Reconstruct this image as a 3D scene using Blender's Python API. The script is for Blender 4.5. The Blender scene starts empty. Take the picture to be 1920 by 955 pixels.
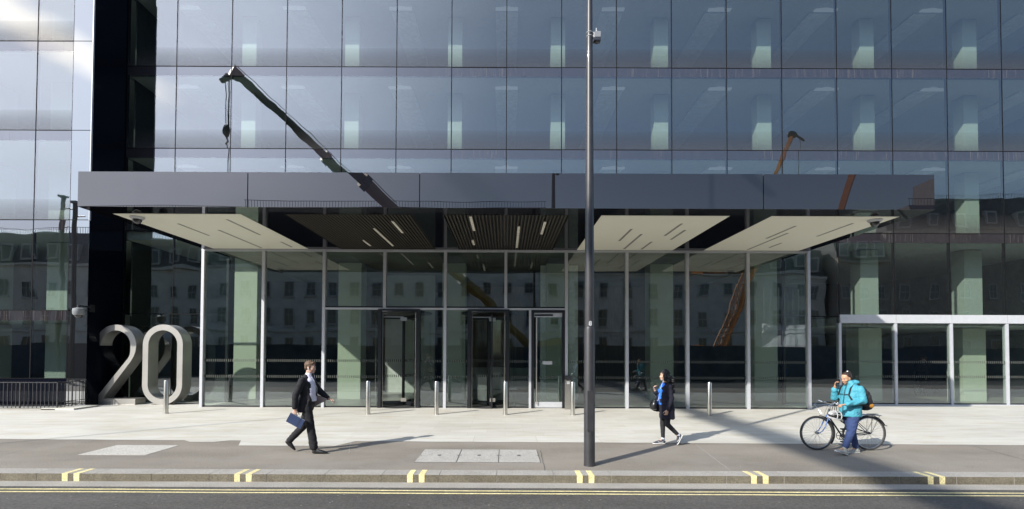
import bpy, bmesh, math, random
from mathutils import Vector, Matrix, noise
random.seed(7)
sc = bpy.context.scene
COL = sc.collection
R = math.radians
M79 = 2.079            # facade module
YV, YM, YC = 16.6, 18.07, 11.65   # entrance front / main facade / canopy front
JO = [3.29, 6.42, 9.54, 12.67, 15.8]

# ------------------------------------------------------------------ materials
MATS = {}
def newmat(name):
    m = bpy.data.materials.new(name); m.use_nodes = True
    nt = m.node_tree; nt.nodes.clear()
    out = nt.nodes.new('ShaderNodeOutputMaterial')
    MATS[name] = m
    return m, nt, out
def N(nt, t, **kw):
    n = nt.nodes.new(t)
    for k, v in kw.items():
        if k in ('op',): n.operation = v
        elif hasattr(n, k) and k not in ('Scale',): setattr(n, k, v)
        else: n.inputs[k].default_value = v
    return n
def L(nt, a, b): nt.links.new(a, b)
def pos(nt, scale=(1, 1, 1), obj=False, rot=(0, 0, 0)):
    tc = nt.nodes.new('ShaderNodeTexCoord') if obj else nt.nodes.new('ShaderNodeNewGeometry')
    mp = nt.nodes.new('ShaderNodeMapping'); mp.inputs['Scale'].default_value = scale
    mp.inputs['Rotation'].default_value = rot
    L(nt, tc.outputs['Object' if obj else 'Position'], mp.inputs['Vector'])
    return mp.outputs['Vector']
def ramp(nt, src, stops):
    r = nt.nodes.new('ShaderNodeValToRGB'); L(nt, src, r.inputs['Fac'])
    e = r.color_ramp.elements
    e[0].position, e[0].color = stops[0][0], (*stops[0][1], 1)
    e[1].position, e[1].color = stops[-1][0], (*stops[-1][1], 1)
    for p, c in stops[1:-1]:
        x = e.new(p); x.color = (*c, 1)
    return r.outputs['Color']
def mixc(nt, a, b, fac, mode='MIX'):
    m = nt.nodes.new('ShaderNodeMix'); m.data_type = 'RGBA'; m.blend_type = mode
    for s, v in ((m.inputs[0], fac), (m.inputs[6], a), (m.inputs[7], b)):
        if hasattr(v, 'links'): L(nt, v, s)
        else: s.default_value = v if not isinstance(v, tuple) else (*v, 1)
    return m.outputs[2]
def noisef(nt, vec, scale, detail=4, rough=.55):
    n = N(nt, 'ShaderNodeTexNoise'); n.inputs['Scale'].default_value = scale
    n.inputs['Detail'].default_value = detail; n.inputs['Roughness'].default_value = rough
    L(nt, vec, n.inputs['Vector']); return n.outputs['Fac']
def simple(name, col, rough=.6, metal=0, var=.15, scale=6, bump=0, bscale=40, spec=.5, obj=True, stretch=(1, 1, 1), coat=0, sheen=0):
    m, nt, out = newmat(name)
    b = N(nt, 'ShaderNodeBsdfPrincipled'); b.inputs['Roughness'].default_value = rough
    b.inputs['Metallic'].default_value = metal; b.inputs['Specular IOR Level'].default_value = spec
    b.inputs['Coat Weight'].default_value = coat
    if sheen: b.inputs['Sheen Weight'].default_value = sheen
    v = pos(nt, stretch, obj)
    f = noisef(nt, v, scale)
    lo = tuple(c*(1-var) for c in col); hi = tuple(min(1, c*(1+var)) for c in col)
    L(nt, ramp(nt, f, [(.3, lo), (.7, hi)]), b.inputs['Base Color'])
    if bump:
        bp = N(nt, 'ShaderNodeBump'); bp.inputs['Strength'].default_value = bump; bp.inputs['Distance'].default_value = .01
        L(nt, noisef(nt, v, bscale, 5), bp.inputs['Height']); L(nt, bp.outputs[0], b.inputs['Normal'])
    L(nt, b.outputs[0], out.inputs[0]); return m

def glass(name, tint, base, fresk, gcol=(.9, .95, 1), warp=.0, wscale=.35, dirt=None, diff=None, difff=0, dots=False):
    """coated glass: transparent tint + mirror reflection, optional frit and dirt"""
    m, nt, out = newmat(name)
    tr = N(nt, 'ShaderNodeBsdfTransparent'); tr.inputs[0].default_value = (*tint, 1)
    gl = N(nt, 'ShaderNodeBsdfGlossy'); gl.inputs['Color'].default_value = (*gcol, 1); gl.inputs['Roughness'].default_value = 0.0
    if warp:
        bp = N(nt, 'ShaderNodeBump'); bp.inputs['Strength'].default_value = 1; bp.inputs['Distance'].default_value = warp
        n = N(nt, 'ShaderNodeTexNoise'); n.inputs['Scale'].default_value = wscale; n.inputs['Detail'].default_value = 1.5
        L(nt, pos(nt, (1, 1, 1.6)), n.inputs['Vector']); L(nt, n.outputs['Fac'], bp.inputs['Height'])
        L(nt, bp.outputs[0], gl.inputs['Normal'])
    ge = nt.nodes.new('ShaderNodeNewGeometry'); dt = nt.nodes.new('ShaderNodeVectorMath'); dt.operation = 'DOT_PRODUCT'
    L(nt, ge.outputs['Normal'], dt.inputs[0]); L(nt, ge.outputs['Incoming'], dt.inputs[1])
    ab = N(nt, 'ShaderNodeMath'); ab.operation = 'ABSOLUTE'; L(nt, dt.outputs['Value'], ab.inputs[0])
    om = N(nt, 'ShaderNodeMath'); om.operation = 'SUBTRACT'; om.inputs[0].default_value = 1; L(nt, ab.outputs[0], om.inputs[1])
    pw = N(nt, 'ShaderNodeMath'); pw.operation = 'POWER'; L(nt, om.outputs[0], pw.inputs[0]); pw.inputs[1].default_value = 5
    fr = N(nt, 'ShaderNodeMath'); fr.operation = 'MULTIPLY_ADD'; L(nt, pw.outputs[0], fr.inputs[0]); fr.inputs[1].default_value = .96; fr.inputs[2].default_value = .04
    ma = N(nt, 'ShaderNodeMath'); ma.operation = 'MULTIPLY_ADD'; ma.use_clamp = True
    L(nt, fr.outputs[0], ma.inputs[0]); ma.inputs[1].default_value = fresk; ma.inputs[2].default_value = base
    inner = tr.outputs[0]
    if diff:
        df = N(nt, 'ShaderNodeBsdfDiffuse'); df.inputs[0].default_value = (*diff, 1)
        mx = N(nt, 'ShaderNodeMixShader'); mx.inputs[0].default_value = difff
        if dirt:
            v = pos(nt, (34, 1, 1.1)); f = noisef(nt, v, 1.0, 3)
            c = ramp(nt, f, [(.52, diff), (.70, dirt)])
            # streaks only in stained stretches, and fading downwards from the joint
            g = noisef(nt, pos(nt, (.5, 1, .6)), 1.0, 2)
            c2 = mixc(nt, diff, c, ramp(nt, g, [(.40, (0, 0, 0)), (.6, (.12,)*3)]))
            L(nt, c2, df.inputs[0])
        if dots:
            ck = N(nt, 'ShaderNodeTexVoronoi'); ck.inputs['Scale'].default_value = 28; ck.inputs['Randomness'].default_value = 0
            L(nt, pos(nt, (1, .0, 1), rot=(0, R(45), 0)), ck.inputs['Vector'])
            rr = ramp(nt, ck.outputs['Distance'], [(.42, (1,)*3), (.5, (.55,)*3)])
            oc = nt.nodes.new('ShaderNodeTexCoord'); sx = nt.nodes.new('ShaderNodeSeparateXYZ'); L(nt, oc.outputs['Object'], sx.inputs[0])
            gr = ramp(nt, sx.outputs['Z'], [(.0, (.85,)*3), (.30, (.5,)*3), (.715, (.10,)*3)])
            L(nt, mixc(nt, rr, gr, 1.0, 'MULTIPLY'), mx.inputs[0])
        L(nt, tr.outputs[0], mx.inputs[1]); L(nt, df.outputs[0], mx.inputs[2]); inner = mx.outputs[0]
    fo_ = ma.outputs[0]
    if dots:   # the frit grows denser towards the floor and takes the mirror with it
        ml = N(nt, 'ShaderNodeMath'); ml.operation = 'MULTIPLY'; L(nt, fo_, ml.inputs[0])
        L(nt, ramp(nt, sx.outputs['Z'], [(.0, (.52,)*3), (.4, (.66,)*3), (.66, (.86,)*3), (.715, (.96,)*3)]), ml.inputs[1]); fo_ = ml.outputs[0]
    ms = N(nt, 'ShaderNodeMixShader'); L(nt, fo_, ms.inputs[0]); L(nt, inner, ms.inputs[1]); L(nt, gl.outputs[0], ms.inputs[2])
    if dirt:   # pale drips catch light on top of the mirror
        d2 = N(nt, 'ShaderNodeBsdfDiffuse'); d2.inputs[0].default_value = (*dirt, 1)
        m2 = N(nt, 'ShaderNodeMixShader')
        f = noisef(nt, pos(nt, (30, 1, 1.0)), 1.0, 2); g = noisef(nt, pos(nt, (.45, 1, .3)), 1.0, 2)
        a = ramp(nt, f, [(.57, (0, 0, 0)), (.72, (.5,)*3)]); b_ = ramp(nt, g, [(.42, (0, 0, 0)), (.55, (1, 1, 1))])
        sx = nt.nodes.new('ShaderNodeSeparateXYZ'); L(nt, pos(nt, (.02, 1, 1)), sx.inputs[0])
        gx = nt.nodes.new('ShaderNodeMath'); gx.operation = 'ADD'; L(nt, sx.outputs['X'], gx.inputs[0]); gx.inputs[1].default_value = .5
        L(nt, mixc(nt, mixc(nt, (0., 0., 0.), a, b_), ramp(nt, gx.outputs[0], [(.18, (.55,)*3), (.24, (.10,)*3), (.42, (.14,)*3), (.48, (.75,)*3)]), 1.0, 'MULTIPLY'), m2.inputs[0])
        L(nt, ms.outputs[0], m2.inputs[1]); L(nt, d2.outputs[0], m2.inputs[2]); ms = m2
    L(nt, ms.outputs[0], out.inputs[0]); return m

g_up = glass('facade_glass', (.66, .74, .72), .10, 2.6, (.93, .925, .94), warp=.007, wscale=.45)
g_fr = glass('frit_glass', (.66, .74, .70), .10, 2.6, (.93, .925, .94), warp=.007, wscale=.45, diff=(.045, .042, .042), difff=.22, dots=True)
g_sp = glass('spandrel_glass', (0, 0, 0), .075, 2.2, (.88, .88, .92), warp=.007, wscale=.45, diff=(.022, .019, .022), difff=1.0, dirt=(.20, .18, .155))
g_lo = glass('lobby_glass', (.76, .83, .77), .10, 1.6, (.9, .96, 1), warp=.008, wscale=.4)
g_in = glass('inner_glass_face', (.97, .985, .975), .01, .6)
g_wg = glass('door_wing_glass', (.88, .92, .88), .05, 1.3)
g_bl = glass('black_cladding', (0, 0, 0), .0, .28, (.9, .95, 1), warp=.004, diff=(.0035, .0045, .009), difff=1.0)
g_fa = glass('fascia_cladding', (0, 0, 0), .010, 2.05, (1, .93, .90), warp=.0035, wscale=.35, diff=(.010, .010, .014), difff=1.0)
g_so = glass('soffit_cladding', (0, 0, 0), .05, .8, (.9, .9, .95), diff=(.006, .006, .009), difff=1.0)
m_corner = glass('corner_cladding', (0, 0, 0), .16, 2.2, (.9, .92, .95), warp=.004, diff=(.010, .010, .011), difff=1.0)
m_dashm = simple('dash_film', (.085, .09, .082), .8, spec=.1)
m_black = simple('black_metal', (.012, .013, .016), .35)
m_joint = simple('black_gasket', (.003, .003, .004), .8, spec=.2)
m_alu = simple('pale_aluminium', (.47, .48, .51), .45, .15, .05)
m_white = simple('white_beam', (.44, .45, .47), .5, 0, .04)
m_ceil = simple('office_ceiling', (.50, .52, .50), .8, 0, .05)
m_slab = simple('slab_edge', (.30, .30, .30), .8)
m_colm = simple('column_plaster', (.46, .49, .42), .7, 0, .04, .6, obj=False)
m_back = simple('back_wall', (.15, .16, .15), .8, 0, .5, .5, obj=False)
m_floor = simple('lobby_floor_stone', (.24, .235, .22), .35, 0, .12, 1.2, obj=False)
m_cream = simple('cream_soffit', (.82, .80, .68), .55, 0, .015, .4, obj=False)
m_slat = simple('timber_slat', (.052, .044, .034), .5, 0, .2, 3, obj=False)
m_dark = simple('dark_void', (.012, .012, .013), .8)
m_steel = simple('brushed_steel', (.56, .54, .50), .28, 1, .06, 3, .05, 60, stretch=(1, 1, 14))
m_sculp = simple('sculpture_steel', (.42, .405, .38), .42, .85, .07, 1.6, .08, 8)
m_lampw = simple('lamp_white', (.75, .78, .8), .4)
m_timw = simple('timber_wall', (.20, .15, .10), .6, 0, .3, 4, obj=False, stretch=(6, 1, .3))

def ground(name, c1, c2, scale, fine, fleck=None, bump=.3, bs=220, rough=.85, big=None, streak=(1, 1, 1)):
    m, nt, out = newmat(name)
    b = N(nt, 'ShaderNodeBsdfPrincipled'); b.inputs['Roughness'].default_value = rough
    v = pos(nt)
    c = ramp(nt, noisef(nt, pos(nt, streak), scale, 6, .6), [(.3, c1), (.7, c2)])
    f = noisef(nt, v, fine, 2, .7)
    c = mixc(nt, c, ramp(nt, f, [(.32, (.45,)*3), (.68, (1.6,)*3)]), .62, 'MULTIPLY')
    if big: c = mixc(nt, c, big, ramp(nt, noisef(nt, v, .45, 5, .7), [(.48, (0, 0, 0)), (.72, (.7,)*3)]))
    if fleck:
        vo = N(nt, 'ShaderNodeTexVoronoi'); vo.inputs['Scale'].default_value = 5.5; L(nt, v, vo.inputs['Vector'])
        c = mixc(nt, c, fleck, ramp(nt, vo.outputs['Distance'], [(.045, (.9,)*3), (.075, (0, 0, 0))]))
    L(nt, c, b.inputs['Base Color'])
    bp = N(nt, 'ShaderNodeBump'); bp.inputs['Strength'].default_value = bump; bp.inputs['Distance'].default_value = .006
    L(nt, noisef(nt, v, bs, 3, .7), bp.inputs['Height']); L(nt, bp.outputs[0], b.inputs['Normal'])
    L(nt, b.outputs[0], out.inputs[0]); return m
m_road = ground('road_asphalt', (.060, .056, .051), (.092, .086, .079), 1.1, 30, (.30, .29, .27), .9, 60, .8, None, (.35, 1.5, 1))
m_pave = ground('pavement_asphalt', (.172, .152, .126), (.262, .233, .196), .9, 55, (.36, .35, .32), .5, 120, .85, (.27, .25, .22), (.4, 1, 1))
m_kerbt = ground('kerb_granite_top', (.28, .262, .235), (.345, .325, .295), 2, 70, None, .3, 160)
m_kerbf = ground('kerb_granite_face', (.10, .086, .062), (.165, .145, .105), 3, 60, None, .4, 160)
m_gut = ground('gutter_concrete', (.26, .243, .215), (.345, .325, .29), 1.2, 60, None, .3, 160)
m_yel = ground('yellow_paint', (.62, .53, .25), (.84, .74, .40), 7, 45, None, .3, 160, .7, (.42, .37, .24))
m_cover = ground('cover_concrete', (.33, .315, .29), (.40, .385, .355), 4, 60, None, .4, 150)
m_patch = ground('patch_slab', (.40, .385, .35), (.48, .46, .42), 2, 45, None, .3, 120)
m_site = ground('site_earth', (.16, .14, .12), (.24, .21, .18), .5, 20)
def limestone(name, bw, bh, c1, c2, seam):
    m, nt, out = newmat(name)
    b = N(nt, 'ShaderNodeBsdfPrincipled'); b.inputs['Roughness'].default_value = .62
    br = N(nt, 'ShaderNodeTexBrick'); br.offset = .5
    br.inputs['Color1'].default_value = (*c1, 1); br.inputs['Color2'].default_value = (*c2, 1); br.inputs['Mortar'].default_value = (*seam, 1)
    br.inputs['Scale'].default_value = 1; br.inputs['Mortar Size'].default_value = .005; br.inputs['Brick Width'].default_value = bw
    br.inputs['Row Height'].default_value = bh; br.inputs['Mortar Smooth'].default_value = .3; br.inputs['Bias'].default_value = -.2
    L(nt, pos(nt), br.inputs['Vector'])
    s = ramp(nt, noisef(nt, pos(nt, (.35, 1.6, 1)), 2.2, 6, .62), [(.34, (.90, .86, .78)), (.5, (1, 1, 1)), (.72, (1.05, 1.05, 1.06))])
    c = mixc(nt, br.outputs['Color'], s, 1, 'MULTIPLY')
    big = ramp(nt, noisef(nt, pos(nt, (.5, .9, 1)), .5, 5, .7), [(.35, (.86, .85, .84)), (.6, (1.03, 1.03, 1.03))])
    c = mixc(nt, c, big, .8, 'MULTIPLY')
    vein = ramp(nt, noisef(nt, pos(nt, (.5, 5, 1), rot=(0, 0, R(8))), 3, 5, .7), [(.60, (1, 1, 1)), (.70, (.86, .83, .78)), (.8, (1, 1, 1))])
    c = mixc(nt, c, vein, .6, 'MULTIPLY')
    L(nt, c, b.inputs['Base Color'])
    bp = N(nt, 'ShaderNodeBump'); bp.inputs['Strength'].default_value = .15; bp.inputs['Distance'].default_value = .004
    L(nt, noisef(nt, pos(nt), 60, 4), bp.inputs['Height']); L(nt, bp.outputs[0], b.inputs['Normal'])
    L(nt, b.outputs[0], out.inputs[0]); return m
m_lime = limestone('plaza_limestone', .9, .45, (.53, .515, .465), (.58, .566, .52), (.47, .44, .38))
m_band = limestone('border_limestone', 1.4, .75, (.545, .53, .48), (.585, .572, .525), (.40, .37, .32))

# ------------------------------------------------------------------ mesh helper
class MB:
    def __init__(s, off=(0, 0, 0)): s.v = []; s.f = []; s.m = []; s.off = Vector(off)
    def add(s, vs, fs, mi=0):
        o = len(s.v); s.v += [Vector(v) for v in vs]
        for f in fs: s.f.append([i+o for i in f]); s.m.append(mi)
    def box(s, x0, x1, y0, y1, z0, z1, mi=0, skip=()):
        vs = [(x, y, z) for z in (z0, z1) for y in (y0, y1) for x in (x0, x1)]
        F = {'-z': (0, 2, 3, 1), '+z': (4, 5, 7, 6), '-y': (0, 1, 5, 4), '+y': (2, 6, 7, 3), '-x': (0, 4, 6, 2), '+x': (1, 3, 7, 5)}
        if isinstance(mi, dict):
            for k, f in F.items():
                if k not in skip: s.add([vs[i] for i in f], [(0, 1, 2, 3)], mi.get(k, 0))
        else: s.add(vs, [f for k, f in F.items() if k not in skip], mi)
    def tube(s, pts, rad, seg=12, mi=0, ref=None, cap=True):
        pts = [Vector(p) for p in pts]; n = len(pts)
        if not hasattr(rad, '__len__'): rad = [rad]*n
        rings = []; up = None
        for i, p in enumerate(pts):
            t = (pts[min(i+1, n-1)]-pts[max(i-1, 0)]).normalized()
            if ref is not None:
                a = Vector(ref) - t*t.dot(Vector(ref))
                if a.length < 1e-3: a = t.orthogonal()
                a.normalize()
            else:
                a = t.orthogonal().normalized() if up is None else (up - t*t.dot(up)).normalized()
            up = a; b = t.cross(a)
            r = rad[i]; ra, rb = r if hasattr(r, '__len__') else (r, r)
            rings.append([p + a*ra*math.cos(2*math.pi*k/seg) + b*rb*math.sin(2*math.pi*k/seg) for k in range(seg)])
        vs = [v for r in rings for v in r]; fs = []
        for i in range(n-1):
            for k in range(seg):
                k2 = (k+1) % seg
                fs.append((i*seg+k, i*seg+k2, (i+1)*seg+k2, (i+1)*seg+k))
        if cap: fs.append(tuple(range(seg-1, -1, -1))); fs.append(tuple((n-1)*seg+k for k in range(seg)))
        s.add(vs, fs, mi)
    def capsule(s, a, b, ra, rb, seg=14, ref=None, mi=0):
        """tapered limb with round ends; ra/rb scalar or (ref axis, other)"""
        a = Vector(a); b = Vector(b); t = (b-a).normalized()
        A = ra if hasattr(ra, '__len__') else (ra, ra); B = rb if hasattr(rb, '__len__') else (rb, rb)
        P = []; Q = []
        for c in (1, .92, .7, .4): P.append(a - t*min(A)*c); Q.append((A[0]*math.sqrt(max(.0025, 1-c*c)), A[1]*math.sqrt(max(.0025, 1-c*c))))
        P.append(a); Q.append(A); P.append(b); Q.append(B)
        for c in (.4, .7, .92, 1): P.append(b + t*min(B)*c); Q.append((B[0]*math.sqrt(max(.0025, 1-c*c)), B[1]*math.sqrt(max(.0025, 1-c*c))))
        s.tube(P, Q, seg, mi, ref or t.orthogonal())
    def ell(s, c, r, seg=16, rng=10, mi=0, rot=None):
        vs = []; c = Vector(c)
        for i in range(rng+1):
            th = math.pi*i/rng
            for k in range(seg):
                ph = 2*math.pi*k/seg
                v = Vector((r[0]*math.sin(th)*math.cos(ph), r[1]*math.sin(th)*math.sin(ph), r[2]*math.cos(th)))
                if rot is not None: v = rot @ v
                vs.append(c+v)
        fs = [(i*seg+k, (i+1)*seg+k, (i+1)*seg+(k+1) % seg, i*seg+(k+1) % seg) for i in range(rng) for k in range(seg)]
        s.add(vs, fs, mi)
    def loft(s, rings, seg=24, mi=0, p=2.0):
        """horizontal rings (cx, cy, z, rx, ry)"""
        vs = []
        for cx, cy, z, rx, ry in rings:
            for k in range(seg):
                a = 2*math.pi*k/seg; ca, sa = math.cos(a), math.sin(a)
                vs.append((cx+rx*math.copysign(abs(ca)**(2/p), ca), cy+ry*math.copysign(abs(sa)**(2/p), sa), z))
        n = len(rings)
        fs = [(i*seg+k, i*seg+(k+1) % seg, (i+1)*seg+(k+1) % seg, (i+1)*seg+k) for i in range(n-1) for k in range(seg)]
        fs += [tuple(range(seg-1, -1, -1)), tuple((n-1)*seg+k for k in range(seg))]
        s.add(vs, fs, mi)
    def prism(s, poly, y0, y1, mi=0):
        """polygon in XZ extruded along Y"""
        bm = bmesh.new(); vs = [bm.verts.new((x, y0, z)) for x, z in poly]
        es = [bm.edges.new((vs[i], vs[(i+1) % len(vs)])) for i in range(len(vs))]
        r = bmesh.ops.triangle_fill(bm, edges=es, use_beauty=True)
        bm.verts.index_update(); tris = [[v.index for v in f.verts] for f in bm.faces]; bm.free()
        n = len(poly)
        s.add([(x, y0, z) for x, z in poly]+[(x, y1, z) for x, z in poly],
              tris+[[i+n for i in reversed(t)] for t in tris]+[(i, (i+1) % n, (i+1) % n+n, i+n) for i in range(n)], mi)
    def xf(s, mat): s.v = [mat @ v for v in s.v]; return s
    def mesh(s, name, mats, smooth=False, bevel=0):
        me = bpy.data.meshes.new(name)
        me.from_pydata([v - s.off for v in s.v], [], s.f)
        for m in (mats if isinstance(mats, (list, tuple)) else [mats]): me.materials.append(m)
        me.polygons.foreach_set('material_index', s.m)
        bm = bmesh.new(); bm.from_mesh(me); bmesh.ops.recalc_face_normals(bm, faces=bm.faces)
        if bevel:
            bmesh.ops.remove_doubles(bm, verts=bm.verts, dist=1e-5)
            es = [e for e in bm.edges if len(e.link_faces) == 2 and e.calc_face_angle(0) > .6]
            bmesh.ops.bevel(bm, geom=es, offset=bevel, segments=2, affect='EDGES', clamp_overlap=True)
        bm.to_mesh(me); bm.free()
        if smooth:
            me.polygons.foreach_set('use_smooth', [True]*len(me.polygons))
            try: me.set_sharp_from_angle(angle=R(smooth if smooth is not True else 40))
            except Exception: pass
        me.update(); return me
    def build(s, name, mats, parent=None, smooth=False, bevel=0, loc=None, remesh=0, sm=4):
        me = s.mesh(name, mats, smooth, bevel)
        if remesh:
            me = do_remesh(me, remesh, sm, mats)
        o = bpy.data.objects.new(name, me); COL.objects.link(o)
        if parent is not None: o.parent = parent
        if loc is not None: o.location = loc
        return o
def do_remesh(me, vox, sm, mats):
    t = bpy.data.objects.new('temporary', me); COL.objects.link(t)
    r = t.modifiers.new('r', 'REMESH'); r.mode = 'VOXEL'; r.voxel_size = vox; r.use_smooth_shade = True
    if sm: k = t.modifiers.new('s', 'SMOOTH'); k.iterations = sm; k.factor = .5
    dg = bpy.context.evaluated_depsgraph_get(); dg.update()
    m2 = bpy.data.meshes.new_from_object(t.evaluated_get(dg))
    nm = me.name; bpy.data.objects.remove(t); bpy.data.meshes.remove(me); m2.name = nm
    m2.materials.clear()
    for m in (mats if isinstance(mats, (list, tuple)) else [mats]): m2.materials.append(m)
    m2.polygons.foreach_set('material_index', [0]*len(m2.polygons))
    m2.polygons.foreach_set('use_smooth', [True]*len(m2.polygons))
    return m2
def tag(o, label=None, cat=None, group=None, kind=None):
    for k, v in (('label', label), ('category', cat), ('group', group), ('kind', kind)):
        if v: o[k] = v
    return o
def empty(name, loc, rz=0):
    o = bpy.data.objects.new(name, None); COL.objects.link(o); o.location = loc; o.rotation_euler = (0, 0, rz); o.empty_display_size = .2
    return o
def kids(o): return [c for c in COL.objects if c.parent is o]
def copy_tree(o, parent=None):
    ch = kids(o); c = o.copy(); COL.objects.link(c); c.parent = parent
    for k in ch: copy_tree(k, c)
    return c
def struct(mb, name, mats, **kw): return tag(mb.build(name, mats, **kw), kind='structure')
def dupl(o, parent, loc, rot=None):
    c = o.copy(); COL.objects.link(c); c.parent = parent; c.location = loc
    if rot: c.rotation_euler = rot
    return c

# ------------------------------------------------------------------ ground
b = MB(); b.add([(-300, -300, -.13), (300, -300, -.13), (300, 300, -.13), (-300, 300, -.13)], [(0, 1, 2, 3)]); struct(b, 'ground', m_site)
b = MB(); b.box(-120, 120, -1.6, 7.46, -.4, -.12); struct(b, 'road', m_road)
b = MB(); b.box(-120, 120, 7.46, 7.74, -.4, -.116)
struct(b, 'gutter', m_gut)
b = MB()
x = -120.0
while x < 120:
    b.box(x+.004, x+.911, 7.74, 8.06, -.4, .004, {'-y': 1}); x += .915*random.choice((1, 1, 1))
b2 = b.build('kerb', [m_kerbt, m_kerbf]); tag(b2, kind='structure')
b = MB(); b.box(-120, 120, 7.745, 8.055, -.4, -.004); struct(b, 'kerb_bedding', m_gut)
b = MB(); b.box(-120, 120, 8.06, 11.4, -.4, 0); struct(b, 'pavement', m_pave)
def slantedge(x): return 10.62 - .011*(x+10)
# limestone sheet with irregular front edge
b = MB(); xs = [-40 + .25*i for i in range(321)]
vs = []
for xx in xs:
    y0 = slantedge(xx) + .012*noise.noise((xx*1.7, 0, 0))*2
    if -7.0 < xx < -6.1: y0 = 10.40
    if -5.7 < xx < -3.3: y0 = 10.02
    vs += [(xx, y0, .004), (xx, 11.2, .004)]
b.add(vs, [(2*i, 2*i+2, 2*i+3, 2*i+1) for i in range(len(xs)-1)])
struct(b, 'paving_border', m_band)
b = MB(); b.box(-40, 40, 11.2, 18.02, -.4, .006); struct(b, 'plaza_paving', m_lime)
b = MB(); b.box(-8.0, -6.73, 9.1, 10.02, -.05, .005); struct(b, 'paving_patch', m_patch)
# double yellow lines, slightly wandering
b = MB()
for yy, w in ((7.30, .047), (7.165, .047)):
    vs = []; n = 481
    for i in range(n):
        xx = -40+80*i/(n-1); d = .012*noise.noise((xx*.6, yy*0+3, 0)) - .0022*(xx+3) + (.02 if xx < -8.6 else 0)
        e = .004*noise.noise((xx*9, yy, 0))
        vs += [(xx, yy+d-w/2+e, -.116), (xx, yy+d+w/2-e, -.116)]
    b.add(vs, [(2*i, 2*i+2, 2*i+3, 2*i+1) for i in range(n-1)])
struct(b, 'road_marking', m_yel)
b = MB()
for c in (-6.91, -4.17, -1.42, 1.28, 4.05, 6.86, 9.6, -9.65):
    for s_ in (-1, 1):
        xc = c + s_*.093
        w = .047
        b.add([(xc-w, 7.736, .0075), (xc+w, 7.736, .0075), (xc+w*.95, 8.05, .0075), (xc-w*.9, 8.05, .0075)], [(0, 1, 2, 3)])
        b.add([(xc-w, 7.7365, .0075), (xc+w, 7.7365, .0075), (xc+w*.98, 7.7365, -.114), (xc-w*.9, 7.7365, -.114)], [(0, 1, 2, 3)])
struct(b, 'kerb_marking', m_yel)
m_seam = simple('tar_seam', (.10, .095, .088), .8); m_seaml = simple('pale_seam', (.30, .285, .26), .9)
def seam(pts, w, m, name='pavement_seam'):
    b = MB(); vs = []
    for i, (x, y) in enumerate(pts): vs += [(x-w/2, y, .0035), (x+w/2, y, .0035)]
    b.add(vs, [(2*i, 2*i+2, 2*i+3, 2*i+1) for i in range(len(pts)-1)]); struct(b, name, m)
def wob(x0, y0, x1, y1, n=14, a=.02): return [(x0+(x1-x0)*t/n+a*noise.noise((t*.7, x0, 3)), y0+(y1-y0)*t/n) for t in range(n+1)]
seam(wob(.70, 9.66, .66, 8.07), .012, m_seam); seam(wob(4.05, 10.3, 3.75, 8.1), .018, m_seaml); seam(wob(-3.3, 10.4, -3.0, 9.3), .012, m_seaml)
seam(wob(9.9, 10.3, 9.4, 8.1), .012, m_seam); seam(wob(-9.6, 10.3, -9.2, 8.1), .014, m_seaml)
# three covers in the pavement
m_iron = simple('cover_iron', (.12, .115, .11), .6)
prot = None
for i, w_ in enumerate(('leftmost', 'middle', 'rightmost')):
    if prot is None:
        b = MB(); b.box(-.366, .366, -.535, .535, -.02, .010); prot = b.build('manhole_cover', m_cover, bevel=.003)
        b = MB(); b.box(-.3725, .3725, -.55, .55, -.03, .006); b.build('cover_frame', m_iron, prot)
        b = MB(); b.box(-.03, .03, -.05, .05, .0, .013); b.box(-.36, -.335, -.02, .02, 0, .013); b.box(.335, .36, -.02, .02, 0, .013); b.build('lifting_key', m_iron, prot)
        o = prot
    else: o = copy_tree(prot)
    o.location = (-1.61+.3735+.747*i, 9.15, 0)
    tag(o, w_+' of the three square concrete covers in a row set in the asphalt pavement', 'manhole cover', 'row of pavement covers')
# drain grate at bottom left
b = MB()
for k in range(14): b.box(-9.15+.06*k, -9.115+.06*k, 7.20, 7.70, -.2, -.105)
b.box(-9.2, -8.28, 7.68, 7.735, -.2, -.104); b.box(-9.2, -8.28, 7.17, 7.21, -.2, -.104)
tag(b.build('drain_grate', m_iron), 'dark iron drain grate in the gutter at the left', 'drain grate')

# ------------------------------------------------------------------ office building
OFF = (0, YM, 0)
OB = empty('office_building', OFF)
tag(OB, 'glass fronted office building with black entrance canopy and revolving doors', 'office building')
def part(b, name, mats, parent=OB, **kw):
    b.off = Vector(OFF); return b.build(name, mats, parent, **kw)
def window_mesh(w, h, sp=.35, fr=.72, kind='up'):
    """frame mesh and pane mesh; local origin bottom-left of the unit, pane in the plane y=0"""
    f = MB(); j = .015
    for a in ((0, j, 0, h), (w-j, w, 0, h)): f.box(a[0], a[1], -.005, .10, a[2], a[3])
    f.box(j, w-j, -.005, .10, 0, j); f.box(j, w-j, -.005, .10, h-j, h)
    # slim inner frame
    g = MB(); y1 = .028
    zs = [j, fr, h-sp, h-j] if kind == 'up' else [j, h-sp, h-j] if kind == 'mid' else [j, h-j]
    ms = {'up': (1, 0, 2), 'mid': (0, 2), 'low': (0,), 'dark': (2,)}[kind]
    for a, b_, mi in zip(zs, zs[1:], ms):
        g.add([(j, 0, a), (w-j, 0, a), (w-j, 0, b_), (j, 0, b_)], [(0, 1, 2, 3)], mi)
    g.add([(j, y1, j), (w-j, y1, j), (w-j, y1, h-j), (j, y1, h-j)], [(3, 2, 1, 0)], 3)
    return f.mesh('window', m_joint), g
WC = {}
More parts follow.
